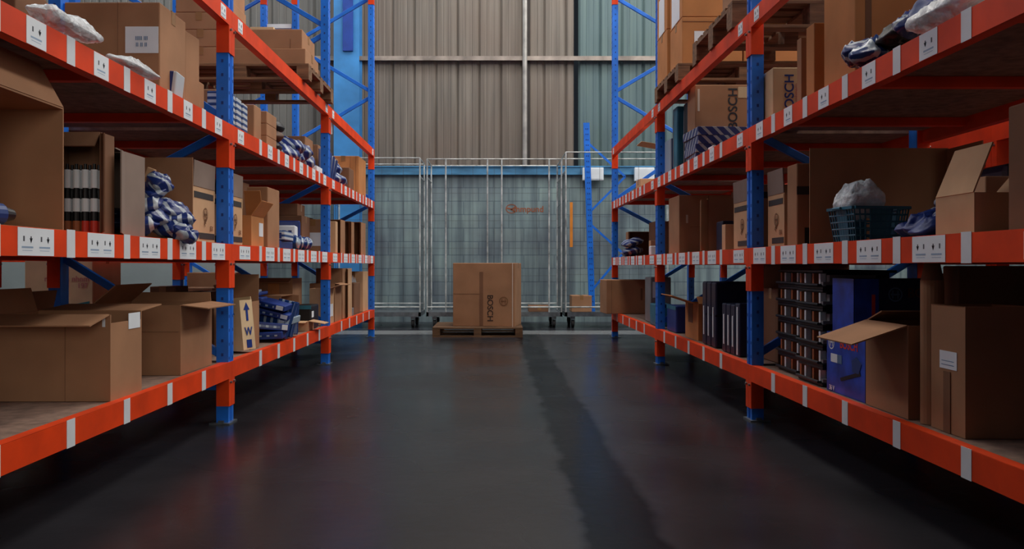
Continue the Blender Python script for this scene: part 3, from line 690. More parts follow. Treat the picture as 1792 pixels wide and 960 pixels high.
def banded(label, Y0, Y1, s=1, z=L2, h=.285, X=-1.535, wd=.3, flapped=True):
    X0, X1 = (X - wd, X) if s > 0 else (X, X + wd); f = 'right' if s > 0 else 'left'
    k = 'R' if s > 0 else 'L'
    return carton(label, X0, X1, Y0, Y1, z, h, 'light', 'up' if flapped else None, {k: (2, .13)} if flapped else None, fm=CARD['grey'],
        dec=[('rect', f, .06, .80, .92, .91, BAND, 'charcoal_band'), ('rect', f, .28, .07, .97, .18, BAND, 'charcoal_band'), ('rect', f, .96, .78, .98, .98, CARD['cream'], 'edge_line'),
             ('ring', f, .55, .52, .035, BROWNINK), ('text', f, .55, .40, 'FMC', .03, 60, BROWNINK), ('text', f, .82, .27, 'EX', .035, 0, BROWNINK),
             ('rect', 'front', .06, .80, .92, .91, BAND, 'charcoal_band'), ('rect', 'front', .06, .07, .94, .18, BAND, 'charcoal_band')])
banded('light carton with charcoal bands just before the near left post', 4.24, 4.575, X=-1.51)
banded('light carton with charcoal bands just past the near left post', 4.76, 5.08, X=-1.51)
carton('dark brown open carton behind the white-labelled one, second left shelf', -1.90, -1.62, 5.25, 5.6, L2, .42, 'dark', 'front', dict(R=(4, .05)))
carton('orange-brown carton with white label and open sloping flap, second left shelf', -1.60, -1.485, 5.18, 5.46, L2, .19, 'orange', 'up', dict(B=(-20, .18), R=(35, .11)),
       dec=[('rect', 'right', .6, .35, .92, .8, WHITE, 'white_label')])
carton('tall plain brown carton after the white-labelled one, second left shelf', -1.70, -1.485, 5.56, 5.86, L2, .40, 'mid', None, tape=False)
# blue tool cases group
names = [('long silver and navy case at the bottom, before the middle left post', -1.64, 6.15, 0, .26, .42, .06, STRIPEX), ('second silver and navy case on the long one', -1.62, 6.2, .062, .24, .36, .07, BLISTER), ('white and blue boxed item leaning on the cases', -1.66, 6.55, 0, .26, .2, .19, WHITE),
         ('navy boxed set standing behind the cases', -1.72, 6.8, 0, .32, .2, .24, NAVY)]
for k, (lb, x, y, z, w, d, h, mt) in enumerate(names):
    thing_box('tool_box', lb, 'box', (x, y, L2 + z), (w, d, h), mt, (0, 0, 4*k), .01, dec=[('rect', 'front', .1, .3, .45, .7, NAVY if mt is WHITE else WHITE, 'label'), ('rect', 'front', .55, .2, .9, .8, STRIPEX, 'printed_panel')])
for k in range(4):
    pillow('black_glove', 'dark blue and silver pouch leaning before the middle left post, ' + ['nearest', 'second', 'third', 'farthest'][k], 'pouch', (-1.52, 6.48 + .12*k, L2 + .004), (.07, .11, .11), STRIPEG, (0, 0, 20*k), 40 + k, 'silver pouches before the middle left post').name = 'silver_pouch'
carton('dark flat carton lying on top of its neighbour by the middle left post', -2.05, -1.60, 7.05, 7.36, L2, .30, 'dark', None)
carton('smaller dark carton on top of the dark carton by the middle left post', -2.0, -1.64, 7.07, 7.34, L2 + .302, .10, 'dark', None)
carton('carton with large white label right behind the middle left post, second shelf', -1.74, -1.52, 7.62, 7.9, L2, .30, 'mid', None, dec=[('rect', 'front', .3, .2, .9, .6, WHITE, 'white_label')])
carton('leaning light cardboard panel carton after the white label, second left shelf', -1.60, -1.485, 7.95, 8.05, L2, .30, 'light', None, tape=False)
carton('row carton with open top, second left shelf far bay, nearest of three', -1.82, -1.485, 8.2, 8.45, L2, .33, 'mid', 'front', dict(R=(10, .08)))
carton('row carton with dark mouth, second left shelf far bay, middle of three', -1.82, -1.485, 8.7, 9.0, L2, .34, 'mid', 'front', dict(R=(25, .08), L=(20, .06)))
carton('row carton touching the last left post, second shelf far bay', -1.84, -1.485, 9.4, 9.8, L2, .37, 'mid', 'front', dict(R=(15, .08)))
carton('dark closed carton at the back of the far bay, second left shelf', -2.3, -1.90, 8.4, 8.9, L2, .38, 'dark', None)

# ============================ LEFT, third shelf
carton('big brown carton with white paper sheet, near part of the third left shelf', -1.93, -1.50, 3.80, 4.12, L3, .41, 'mid', None,
       dec=[('rect', 'front', .64, .44, .985, .73, WHITE, 'paper_sheet'), ('text', 'front', .81, .60, 'IIIII III', .025, 0, INKB), ('text', 'front', .81, .53, 'II II II', .025, 0, INKB), ('rect', 'front', .56, 0, .563, 1, CARD['dark'], 'crease')])
carton('narrow tall brown carton right of the white-sheet carton, third left shelf', -1.70, -1.52, 4.19, 4.36, L3, .39, 'mid', None, tape=False, rz=-4)
carton('small brown carton just before the near left post, third shelf', -1.66, -1.54, 4.385, 4.5, L3, .19, 'mid', None, tape=False)
carton('small dark open carton touching the near left post, third shelf', -1.60, -1.49, 4.52, 4.58, L3, .16, 'dark', 'front', dict(B=(-30, .05)), tape=False) if False else None
carton('dark open carton behind the near left post, third shelf', -1.90, -1.70, 4.42, 4.6, L3, .22, 'dark', 'up', dict(B=(-30, .06), F=(60, .05)))
for k, (x, y, w, d, h, lb) in enumerate([(-1.475, 2.90, .11, .40, .085, 'long crinkled clear plastic bag draped on the third left shelf edge, nearer one'), (-1.475, 3.46, .11, .36, .06, 'crinkled clear plastic bag below the white sheet, third left shelf')]):
    pillow('plastic_bag', lb, 'bag', (x, y, L3 + .002), (w, d, h), CLEARBAG, (0, 8, 0), 60 + k, None, .25)
thing_box('blue_packet', 'blue and white packet on the edge beside the narrow tall carton, third left shelf', 'packet', (-1.515, 3.98, L3), (.06, .13, .13), STRIPEX, (0, 6, 5), .006)
carton('dark brown carton standing at the far upper left corner', -2.20, -1.98, 3.5, 3.75, L3, .40, 'dark')
# past near post
for k in range(3):
    thing_box('blister_pack', ['near', 'middle', 'far'][k] + ' upright blue and white patterned pack just past the near left post, third shelf', 'packet', (-1.56, 4.84 + .125*k, L3), (.13, .11, .215 - .01*k), BLISTER, (0, 0, 3), .006, group='patterned packs on the third left shelf')
carton('brown carton behind the patterned packs, third left shelf', -1.86, -1.64, 5.0, 5.4, L3, .27, 'mid', None)
carton('tall brown carton after the patterned packs, third left shelf', -1.66, -1.49, 5.26, 5.42, L3, .23, 'mid', None, tape=False)
for k in range(3):
    carton(['bottom', 'middle', 'top'][k] + ' small brown carton in the stack of three, third left shelf', -1.64, -1.49, 5.55, 5.8, L3 + .0805*k, .08, 'mid', None, tape=False, group='stack of three small cartons')
for k in range(3):
    pillow('black_pouch', ['lowest', 'middle', 'topmost'][k] + ' black pouch beside the three small cartons, third left shelf', 'pouch', (-1.56, 5.93 + .02*k, L3 + .002 + .075*k), (.14, .15, .10), BLACKP if k != 1 else mat('brown_pouch', '#5a4032', .6), (0, 0, 40*k), 70 + k, 'black pouches beside the small cartons')
carton('square plain brown carton in front of the middle left post, third shelf', -1.86, -1.56, 7.0, 7.3, L3, .30, 'mid', None, tape=False, dec=[('rect', 'front', .9, 0, .905, 1, CARD['dark'], 'crease')])
sb = [(-1.60, 6.35, 0, .24, .22), (-1.58, 6.48, .07, .24, .2), (-1.60, 6.62, 0, .22, .22), (-1.56, 6.75, .06, .2, .2), (-1.56, 6.88, 0, .18, .16)]
for k, (x, y, z, w, d) in enumerate(sb):
    pillow('striped_bag', ['nearest', 'second', 'third', 'fourth', 'farthest'][k] + ' bold navy and white striped bag below the square brown carton, third left shelf', 'bag', (x, y, L3 + .002 + z), (w, d, .14), STRIPE, (0, 8, 15*k - 20), 80 + k, 'striped bags under the square carton', .12)
thing_box('label_card', 'small white card on the beam edge before the middle left post, third shelf', 'card', (-1.49, 7.12, L3 + .001), (.05, .22, .055), WHITE, bevel=.004)
for k in range(4):
    thing_box('blister_pack', ['nearest', 'second', 'third', 'farthest'][k] + ' narrow blue patterned pack right behind the middle left post, third shelf', 'packet', (-1.52, 7.56 + .09*k, L3), (.08, .075, .27 - .02*k), STRIPEX, (0, 3*k, 0), .006, group='patterned packs behind the middle left post')
thing_box('paper_sheet', 'white sheet hanging high behind the middle left post', 'paper', (-1.53, 7.75, L3 + .43), (.10, .012, .19), WHITE, (0, 0, 0), .002)
for k, (x, y, z) in enumerate([(-1.62, 7.75, .29), (-1.56, 8.1, .0), (-1.58, 8.2, .10), (-1.53, 8.35, .0)]):
    pillow('striped_bag', ['highest', 'lowest near', 'middle', 'lowest far'][k] + ' striped bag among the small cartons behind the middle left post', 'bag', (x, y, L3 + z + .003), (.2, .16, .12), STRIPE, (0, 8, 30*k), 90 + k, 'striped bags behind the middle left post', .15) if k else carton('small brown carton on top of the packs behind the middle left post, third shelf', -1.72, -1.60, 7.7, 7.85, L3, .33, 'mid', None)
carton('small mid-brown carton in the far bay, third left shelf', -1.74, -1.6, 8.45, 8.7, L3, .32, 'mid', None, tape=False)
carton('dark squat carton on the edge in the far bay, third left shelf', -1.64, -1.49, 8.72, 9.0, L3, .24, 'dark', None, tape=False)
carton('bright orange-brown carton touching the last left post, third shelf', -1.84, -1.49, 9.35, 9.85, L3, .44, 'orange', None, dec=[('rect', 'front', .72, 0, .725, 1, CARD['dark'], 'crease'), ('rect', 'front', .9, 0, .905, 1, CARD['dark'], 'crease')])

# ============================ LEFT, top level pallets
pallet('wooden pallet on the top left beams before the middle post', -2.42, -1.39, 6.35, 7.33, L4, .12)
zp = L4 + .1205
carton('bottom carton at the right end of the top left pallet', -2.0, -1.42, 6.38, 6.85, zp, .12, 'mid', None)
carton('upper carton at the right end of the top left pallet, slightly set back', -1.98, -1.45, 6.40, 6.85, zp + .1205, .15, 'mid', None, dec=[('rect', 'front', .83, 0, .835, .5, CARD['dark'], 'crease')])
carton('white-edged flat carton lying on the upper carton, top left pallet', -1.86, -1.68, 6.45, 6.75, zp + .271, .03, 'pale', None, tape=False)
for k in range(5):
    carton(['bottom', 'second', 'third', 'fourth', 'top'][k] + ' carton of the tall stack on the left part of the top left pallet', -2.41 + .01*(k % 2), -2.02 - .01*(k % 3), 6.38, 6.9, zp + k*.1305, .13, 'mid', None, group='tall stack on the top left pallet')
carton('dark carton at the rear of the top left pallet', -1.98, -1.5, 6.9, 7.3, zp, .16, 'dark', None)
# ============================ RIGHT, lowest shelf
XR = FX - .01
Xr = 1.475
carton('plain brown carton overhanging the aisle at the far end of the lowest right shelf', 1.28, 1.86, 9.70, 10.12, R1, .39, 'mid', None, rz=3, tape=False,
       dec=[('rect', 'front', .1, 0, .105, 1, CARD['dark'], 'crease'), ('rect', 'front', .68, .4, .72, .75, CARD['dark'], 'stain')])
thing_box('tool_box', 'white and grey box behind the overhanging carton, lowest right shelf', 'box', (1.62, 8.35, R1), (.2, .3, .44), GREYP, (0, 0, 0), .01, dec=[('rect', 'front', .1, .55, .6, .9, WHITE, 'white_label')])
thing_box('storage_bin', 'teal blue bin between overhanging carton and middle right post', 'bin', (1.56, 7.85, R1), (.16, .34, .20), TEALB, (0, 0, 0), .012, dec=[('rect', 'front', 0, .85, 1, 1, DKNAVY, 'lid_rim')])
thing_box('storage_bin', 'navy bin just before the middle right post, lowest shelf', 'bin', (1.60, 7.1, R1), (.22, .36, .22), NAVY, (0, 0, 0), .012, dec=[('rect', 'left', 0, .85, 1, 1, TEALB, 'lid_rim')])
carton('open orange-brown carton with a long flap reaching past the middle right post', 1.50, 1.80, 6.20, 6.62, R1, .27, 'orange', 'up', dict(L=(72, .20), F=(-60, .1)),
       dec=[('rect', 'left', .25, .45, .6, .98, CARD['dark'], 'torn_patch')])
for k in range(3):
    t = empty('tool_case', (1.64, 5.70 + .125*k, R1 + .001), 0, ['nearest', 'middle', 'farthest'][k] + ' of the three tall upright dark cases, lowest right shelf', 'case', 'three tall upright dark cases')
    MB().box((-.16, -.055, 0), (.16, .055, .44), DKNAVY).build('body', t, bevel=.012)
    MB().box((-.1645, -.012, .07), (-.1605, .006, .27), WHITE).build('white_spine', t)
    MB().box((-.163, -.057, .21), (.163, -.0555, .22), BLACKP).build('latch_line', t)
for k in range(4):
    t = empty('tool_case', (1.60, 5.14 + .10*k, R1 + .001), 0, ['nearest', 'second', 'third', 'farthest'][k] + ' of the four shorter upright dark cases, lowest right shelf', 'case', 'four shorter upright dark cases')
    MB().box((-.12, -.045, 0), (.12, .045, .31 + (.012 if k == 0 else 0)), DKNAVY).build('body', t, bevel=.008)
    MB().box((-.1245, -.02, .01 if k == 0 else .05), (-.1205, .0, .30 if k == 0 else .24), WHITE).build('white_spine', t)
carton('dark brown carton just before the near right post, lowest shelf', 1.60, 2.0, 4.76, 5.02, R1, .42, 'dark', None)
for k, (y, w, h, z) in enumerate([(6.75, .6, .12, .0), (6.72, .6, .12, .121), (6.7, .56, .10, .242), (6.75, .5, .08, .343)]):
    thing_box('tool_case', ['lowest', 'second', 'third', 'topmost'][k] + ' wide navy case stacked at the back of the lowest right shelf', 'case', (2.12 - .01*k, y, R1 + z), (w, .38, h - .001), DKNAVY, (0, 0, 2*k), .01, group='wide navy cases at the back',
              dec=[('rect', 'front', .1, .3, .35, .7, GREYP, 'grey_label')] if k == 3 else [('rect', 'front', .02, .9, .98, .97, BLACKP, 'lid_seam')])
carton('very dark long carton high at the back of the lowest right shelf', 1.95, 2.42, 5.75, 6.4, R1, .56, 'dark', None, dec=[('text', 'front', .15, .9, 'H', .05, 0, WHITE)])
carton('tan wedge-shaped carton tip under the middle beam by the near right post', 1.66, 1.84, 5.05, 5.3, R1 + .001, .5, 'light', None, tape=False) if False else None
# stack of tray cases: two columns of six
def tray(x, y, z, lb, grp, dpt, k):
    t = empty('tray_case', (x, y, z), 0, lb, 'case', grp); w, d, h = .34, dpt, .088
    MB().box((-w/2, -d/2, 0), (w/2, d/2, .012), BLACKP).box((-w/2, -d/2, .076), (w/2, d/2, h), BLACKP)\
        .box((-w/2 + .03, -d/2 + .03, .012), (w/2 - .02, d/2 - .03, .076), BLACKP).build('frame', t, bevel=.003)
    for i, (yy, mt_) in enumerate(((-.11, WHITE), (-.03, ORTAG), (.07, WHITE), (.13, ORTAG))):
        if abs(yy) < d/2 - .02:
            MB().box((-w/2 + .004, yy - .010, .016), (-w/2 + .0295, yy + .010, .072), mt_).build('label_tag', t)
    MB().tube((-w/2 - .012, -d/2 + .015, .02), (-w/2 - .012, d/2 - .015, .02), .007, BLACKP, 8).tube((-w/2 - .012, -d/2 + .015, .02), (-w/2 + .003, -d/2 + .015, .02), .006, BLACKP, 8).tube((-w/2 - .012, d/2 - .015, .02), (-w/2 + .003, d/2 - .015, .02), .006, BLACKP, 8).build('handle', t)
    MB().box((-w/2 + .03, -d/2 - .004, .035), (w/2 - .1, -d/2 + .0295, .066), GREYP).box((-w/2 + .0, -d/2 - .006, .02), (-w/2 + .05, -d/2 + .02, .035), GREYP).build('front_label', t)
    return t
od = ['bottom', 'second from bottom', 'third from bottom', 'third from top', 'second from top', 'top']
for k in range(6):
    tray(1.665, 4.00, R1 + .0885*k, od[k] + ' black tray case in the nearer stack behind the blue box', 'nearer stack of black tray cases', .31, k)
    tray(1.70, 4.38, R1 + .0885*k, od[k] + ' black tray case in the farther stack beside the near right post', 'farther stack of black tray cases', .34, k)
for k in range(5):
    tray(2.10, 4.1, R1 + .0885*k, od[k] + ' black tray case in the rear stack behind the others', 'rear stack of black tray cases', .33, k)
BOXD = [('rect', 'left', .0, .0, 1, 1, NAVY, 'printed_side'),
        ('ring', 'left', .13, .83, .032, WHITE), ('text', 'left', .6, .83, 'BOSCH', .055, 0, REDINK), ('rect', 'left', .12, .50, .3, .64, WHITE, 'printed_square'),
        ('rect', 'left', .3, .50, .42, .64, INKB, 'printed_square'), ('poly', 'left', [(.4, .22), (.9, .40), (.88, .46), (.38, .27)], BLACKP, 'printed_tool'),
        ('poly', 'left', [(.7, .42), (.86, .42), (.92, .58), (.8, .68), (.68, .6)], TOOLBLUE, 'printed_tool'), ('text', 'left', .16, .06, '36 V', .03, 0, WHITE)]
MATS_B = mat('saturated_blue_print', '#1d48b8', .4, noise=.35, scale=9)
BOXD[0] = ('rect', 'left', .0, .0, 1, 1, MATS_B, 'printed_side')
thing_box('product_box', 'blue product box with red lettering on the lowest right shelf', 'box', (1.60, 3.582, R1), (.22, .39, .26), NAVY, (0, 0, 0), .004, dec=BOXD)
thing_box('product_box', 'tall navy product box with round emblem standing behind the blue one', 'box', (1.765, 3.66, R1 + .2605), (.50, .22, .235), mat('deep_navy_print', '#161f4a', .45), (0, 0, 0), .004,
          dec=[('ring', 'front', .34, .72, .03, INKB), ('text', 'front', .62, .74, 'BOSCH', .055, 0, mat('dark_red_print', '#5a1f22')), ('rect', 'front', .22, .42, .42, .44, INKB, 'print_line'), ('rect', 'front', .24, .26, .34, .275, INKB, 'print_line'),
               ('rect', 'front', .0, .0, .2, 1, MATS_B, 'printed_side'), ('rect', 'front', .14, .05, .17, .72, REDINK, 'printed_strip'), ('rect', 'left', 0, 0, 1, 1, MATS_B, 'printed_side')])
# support under navy box
thing_box('product_box', 'plain navy box under the tall one, hidden mostly behind the open carton', 'box', (1.90, 3.66, R1), (.36, .22, .26), mat('deep_navy_print', '#161f4a'), (0, 0, 0), .004)
carton('open brown carton with a broad flap over the blue product box', 1.485, 1.93, 3.03, 3.375, R1, .335, 'mid', 'up', dict(L=(109, .21), B=(-70, .12)),
       dec=[('poly', 'left', [(0, 1), (.98, 1), (.98, .5), (.45, .62), (.1, .75)], CARD['dark'], 'inner_shadow_patch')][:0])
e = tag(MB().tube((0, 0, 0), (0, 0, .50), .038, CARD['mid'], 20).tube((0, 0, .5001), (0, 0, .56), .037, CARD['dark'], 20, .025).build('cardboard_roll', smooth=False, loc=(1.532, 2.955, R1)), 'rolled brown cardboard tube standing between the open and the white-stickered carton', 'roll')
carton('tall brown carton with white sticker standing near the right edge, lowest shelf', 1.50, 1.71, 2.69, 2.90, R1, .42, 'mid', 'up', dict(L=(3, .0001)), tape=False,
       dec=[('rect', 'left', .28, .50, .78, .64, WHITE, 'white_sticker'), ('rect', 'left', .34, .56, .7, .565, INKB, 'print_line'), ('rect', 'left', .34, .53, .7, .535, INKB, 'print_line'), ('rect', 'left', .40, .0, .6, .48, CARD['dark'], 'tape_strip')])
carton('large dark carton at the right edge behind the stickered one', 1.72, 2.2, 2.66, 2.90, R1, .42, 'dark', None, tape=False)
carton('tallest dark carton in the right corner of the lowest right shelf', 1.60, 2.2, 2.915, 3.015, R1, .55, 'dark', None, tape=False)

# ============================ RIGHT, second shelf
carton('small open carton at the far end of the second right shelf', 1.50, 1.78, 9.35, 9.6, R2, .28, 'mid', 'front', dict(L=(20, .06)))
carton('dark brown carton before the far right post, second shelf', 1.66, 1.98, 8.7, 9.05, R2, .36, 'dark', None)
for k in range(2):
    pillow('striped_bag', ['upper', 'lower'][k] + ' striped pouch hanging over the far end of the second right shelf', 'bag', (1.50, 9.1, R2 + .003 + .1*(1 - k)), (.22, .2, .10), STRIPE, (0, -14, 20 - 50*k), 110 + k, 'pouches at the far right end')
carton('small tan carton among pouches, second right shelf far bay', 1.54, 1.62, 8.3, 8.4, R2, .15, 'light', None, tape=False)
thing_box('parcel', 'white parcel beside the small tan carton, second right shelf', 'parcel', (1.52, 8.05, R2), (.07, .1, .09), WHITE, (0, 0, 0), .01)
carton('wide brown carton with shiny tape scrap behind the middle right post', 1.50, 1.92, 7.12, 7.36, R2, .46, 'mid', None, tape=False) if False else None
carton('wide brown carton with shiny tape scrap just before the middle right post', 1.49, 2.05, 6.80, 7.2, R2, .47, 'mid', None, tape=False, dec=[('rect', 'front', .10, .52, .13, .66, CLEARTAPE, 'tape_scrap'), ('rect', 'front', .42, 0, .425, 1, CARD['dark'], 'crease'), ('rect', 'front', .15, .45, .42, .455, CARD['dark'], 'crease')])
carton('narrow upright carton with a black slot, second right shelf', 1.50, 1.70, 5.92, 6.15, R2, .37, 'mid', 'aisle_right', dict(R=(20, .06)))
carton('dark plain carton behind the black-slot carton, second right shelf', 1.74, 2.0, 5.85, 6.2, R2, .44, 'dark', None)
thing_box('tool_box', 'black boxed item inside the gap before the banded carton, second right shelf', 'box', (1.56, 5.70, R2), (.08, .16, .2), DKNAVY, bevel=.01)
carton('slim tan carton strip before the banded carton, second right shelf', 1.50, 1.56, 5.48, 5.56, R2, .17, 'light', None, tape=False)
banded('light carton with charcoal bands, left one beyond the near right post', 4.98, 5.32, -1, R2, .29, 1.51)
carton('slim light carton with charcoal stripe beside the near right post', 1.50, 1.66, 4.76, 4.95, R2, .36, 'light', None, tape=False, dec=[('rect', 'left', .0, .78, 1, .88, BAND, 'charcoal_band'), ('rect', 'front', .0, .78, .8, .88, BAND, 'charcoal_band')])
banded('light carton with charcoal bands on the viewer side of the near right post', 4.38, 4.64, -1, R2, .28, 1.505)
carton('brown carton with dark spot beside the banded one, second right shelf', 1.505, 1.70, 4.20, 4.34, R2, .41, 'mid', None, tape=False, dec=[('rect', 'front', .0, .62, .5, .72, BAND, 'charcoal_band'), ('rect', 'front', .2, 0, .9, .22, BLACKP, 'black_patch')])
carton('very large open carton behind the teal basket', 1.53, 2.2, 3.80, 4.10, R2, .47, 'mid', 'front', dict(), walls=dict(F=.2, L=0, B=0))
# basket
def basket():
    e = empty('plastic_basket', (1.62, 3.66, R2 + .001), R(8), 'teal perforated plastic basket on the second right shelf', 'basket')
    w, d, h = .25, .20, .145; mb = MB(); t = .004
    mb.box((-w*.42, -d*.42, 0), (w*.42, d*.42, t), TEALB)
    def wall(p0, p1, q0, q1):   # bottom p0->p1, top q0->q1
        p0, p1, q0, q1 = map(Vector, (p0, p1, q0, q1))
        for i in range(11): 
            a = i/10; u = p0.lerp(p1, a); v = q0.lerp(q1, a); mb.tube(u, v, .0035, TEALB, 5)
        for j in range(6):
            b = j/5; mb.tube(p0.lerp(q0, b), p1.lerp(q1, b), .004 if j < 5 else .006, TEALB, 5)
        a = .36
        for sgn in ((.32, .68),):
            c = [p0.lerp(p1, sgn[0]), p0.lerp(p1, sgn[1]), q0.lerp(q1, sgn[1]), q0.lerp(q1, sgn[0])]
            n = (p1 - p0).cross(q0 - p0).normalized() * .002
            mb.add([x + n for x in c] + [x - n for x in c], [(0,1,2,3),(7,6,5,4),(0,4,5,1),(1,5,6,2),(2,6,7,3),(3,7,4,0)], TEALB)
    A = [(-w*.42, -d*.42, 0), (w*.42, -d*.42, 0), (w*.42, d*.42, 0), (-w*.42, d*.42, 0)]; B = [(-w/2, -d/2, h), (w/2, -d/2, h), (w/2, d/2, h), (-w/2, d/2, h)]
    for i in range(4): wall(A[i], A[(i+1) % 4], B[i], B[(i+1) % 4])
    mb.build('body', e)
    rm = MB()
    for i in range(4): 
        p, q = Vector(B[i]), Vector(B[(i+1) % 4]); rm.bar(p, q, .022, .012, TEALB, side=(0, 0, 1))
    rm.build('rim', e)
    for sx in (-1, 1): MB().tube((sx*(w/2 + .02), -.03, h), (sx*(w/2 + .02), .03, h), .006, TEALB, 8).build('handle', e)
    return e
basket()
pillow('plastic_bag', 'whitish bubble wrap bag bulging out of the teal basket', 'bag', (1.605, 3.66, R2 + .085), (.19, .15, .18), BUBBLE, (0, -14, 8), 120, None, .2)
for k, (x, y, z, w, d, rx, ry, rz) in enumerate([(1.64, 3.24, 0, .2, .12, 0, 0, 20), (1.72, 3.22, .05, .22, .12, 0, 18, -10), (1.60, 3.12, .02, .18, .12, 0, 22, 40), (1.78, 3.26, .1, .2, .14, 0, 0, 60), (1.58, 3.02, 0, .16, .12, 0, 14, 0), (1.69, 3.06, .06, .2, .12, 8, 25, 10)]):
    pillow('blue_pouch', ['leftmost', 'middle', 'front', 'topmost', 'rightmost', 'slanting'][k] + ' dark blue and silver pouch between teal basket and small carton', 'pouch', (x, y, R2 + .003 + z), (w, d, .075), STRIPE if k % 2 else NAVY, (rx, -ry, rz), 130 + k, 'dark blue pouches by the basket', .2)
carton('small open carton with its flap raised, right of the teal basket', 1.50, 1.69, 2.64, 2.87, R2, .13, 'light', 'up', dict(L=(-22, .17), R=(40, .1)), tape=False)
carton('small dark carton behind the raised flap, second right shelf', 1.72, 1.9, 2.70, 2.96, R2, .13, 'dark', None, tape=False)
thing_box('tool_box', 'dark blue rounded case standing behind the raised flap', 'case', (1.93, 3.2, R2), (.10, .2, .28), DKNAVY, (0, 0, 0), .03, dec=[('rect', 'front', .2, .6, .8, .64, BLACKP, 'seam')])
carton('large dark carton cut by the right edge of the picture, second right shelf', 1.52, 2.0, 2.28, 2.50, R2, .37, 'dark', None, tape=False)
carton('beige carton corner between the raised flap and the right edge', 1.75, 1.98, 2.99 + .02, 3.1, R2, .22, 'light', None, tape=False)

# ============================ RIGHT, third shelf
carton('small tan carton near the far end of the third right shelf', 1.63, 1.95, 9.4, 9.7, R3, .20, 'light', None, dec=[('rect', 'front', .5, 0, 1, 1, CARD['pale'], 'light_half')])
carton('lowest brown carton behind the middle right post, third shelf', 1.50, 1.62, 7.60, 7.78, R3, .12, 'dark', None, tape=False)
carton('small light carton on the lowest brown one behind the middle right post', 1.50, 1.58, 7.62, 7.74, R3 + .121, .10, 'light', None, tape=False)
carton('open white-lined carton high behind the middle right post', 1.58, 1.95, 7.9, 8.2, R3 + .0, .36, 'pale', 'up', dict(L=(80, .2)), tape=False)
thing_box('tool_case', 'stack-top dark and white case before the middle right post, third shelf', 'case', (1.56, 7.20, R3), (.16, .24, .30), STRIPEG, (0, 0, 0), .008)
for k in range(2):
    thing_box('tool_case', ['farther', 'nearer'][k] + ' tall dark teal case standing on the third right shelf', 'case', (1.66 + .02*k, 6.96 - .22*k, R3), (.34 - .04*k, .16, .53 - .0*k), TEALB if k == 0 else BLACKP, (0, 0, 0), .012, dec=[('rect', 'front', .45, .05, .55, .95, BLACKP if k == 0 else TEALB, 'ribbed_panel'), ('rect', 'left', .1, .1, .2, .9, GREYP, 'grey_edge')])
carton('brown carton with vertical black lettering, third right shelf', 1.50, 1.90, 6.30, 6.55, R3 + .2495, .33, 'mid', None, tape=False,
       dec=[('text', 'front', .71, .46, 'BOSCH', .095, 90, INK), ('rect', 'front', .045, .4, .085, .9, CLEARTAPE, 'tape_scrap'), ('rect', 'front', .8, .7, .98, .95, CARD['pale'], 'pale_patch')])
for k in range(4):
    o = thing_box('striped_carton', ['lowest', 'second', 'third', 'topmost'][k] + ' flat navy and white striped box under the lettered carton', 'box', (1.68 - .01*(k % 2), 6.38, R3 + .0622*k), (.38, .40, .0615), STRIPE, (0, 0, 2*k - 3), .003, group='flat striped boxes under the lettered carton')
thing_box('label_card', 'small white device on the shelf edge under the lettered carton', 'card', (1.52, 5.82, R3), (.06, .12, .05), WHITE, (0, 0, 0), .004)
carton('pale grey-brown carton behind the near right post, third shelf', 1.62, 1.86, 5.0, 5.4, R3, .31, 'grey', None, tape=False)
carton('cream carton with vertical dark lettering, beside the near right post', 1.505, 1.73, 4.56, 4.84, R3, .30, 'cream', None, tape=False, dec=[('text', 'front', .40, .5, 'BOSCH', .07, 90, NAVY), ('text', 'front', .56, .45, 'mwnmhnwm', .03, 90, PINKINK)])
carton('thin brown board-like carton, farther of the two slim ones, third right shelf', 1.52, 1.60, 4.18, 4.24, R3, .36, 'mid', None, tape=False)
carton('slim orange-brown carton, nearer of the two slim ones, third right shelf', 1.515, 1.59, 4.0, 4.1, R3, .38, 'orange', None, tape=False)
carton('largest orange-brown carton filling the near part of the third right shelf', 1.53, 2.06, 3.58, 3.92, R3, .56, 'orange', None, tape=False, dec=[('rect', 'front', .08, 0, .13, 1, CARD['dark'], 'taped_edge')])
for k, (x, y, z, ry, rz, mt) in enumerate([(1.51, 3.34, .0, 0, 30, STRIPEG), (1.58, 3.22, .05, -10, 0, BLACKP), (1.56, 3.10, .06, -15, 50, STRIPE), (1.60, 3.0, .08, -18, 10, NAVY), (1.49, 3.42, .02, 0, 60, STRIPEX)]):
    pillow('tool_pouch', ['nearest the beam', 'black middle', 'striped upper', 'navy rear', 'low striped'][k] + ' pouch in the bundle leaning on the largest orange-brown carton', 'pouch', (x, y, R3 + .003 + z), (.20, .15, .11), mt, (0, ry, rz), 140 + k, None, .2)
pillow('plastic_bag', 'clear plastic bag drooping over the third right beam', 'bag', (1.52, 2.76, R3 + .004), (.24, .32, .12), CLEARBAG, (0, -6, 0), 150, None, .28)
thing_box('blue_packet', 'blue edged board lying before the cream lettered carton', 'packet', (1.52, 4.15, R3), (.03, .05, .03), BLUE, bevel=.002) if False else None

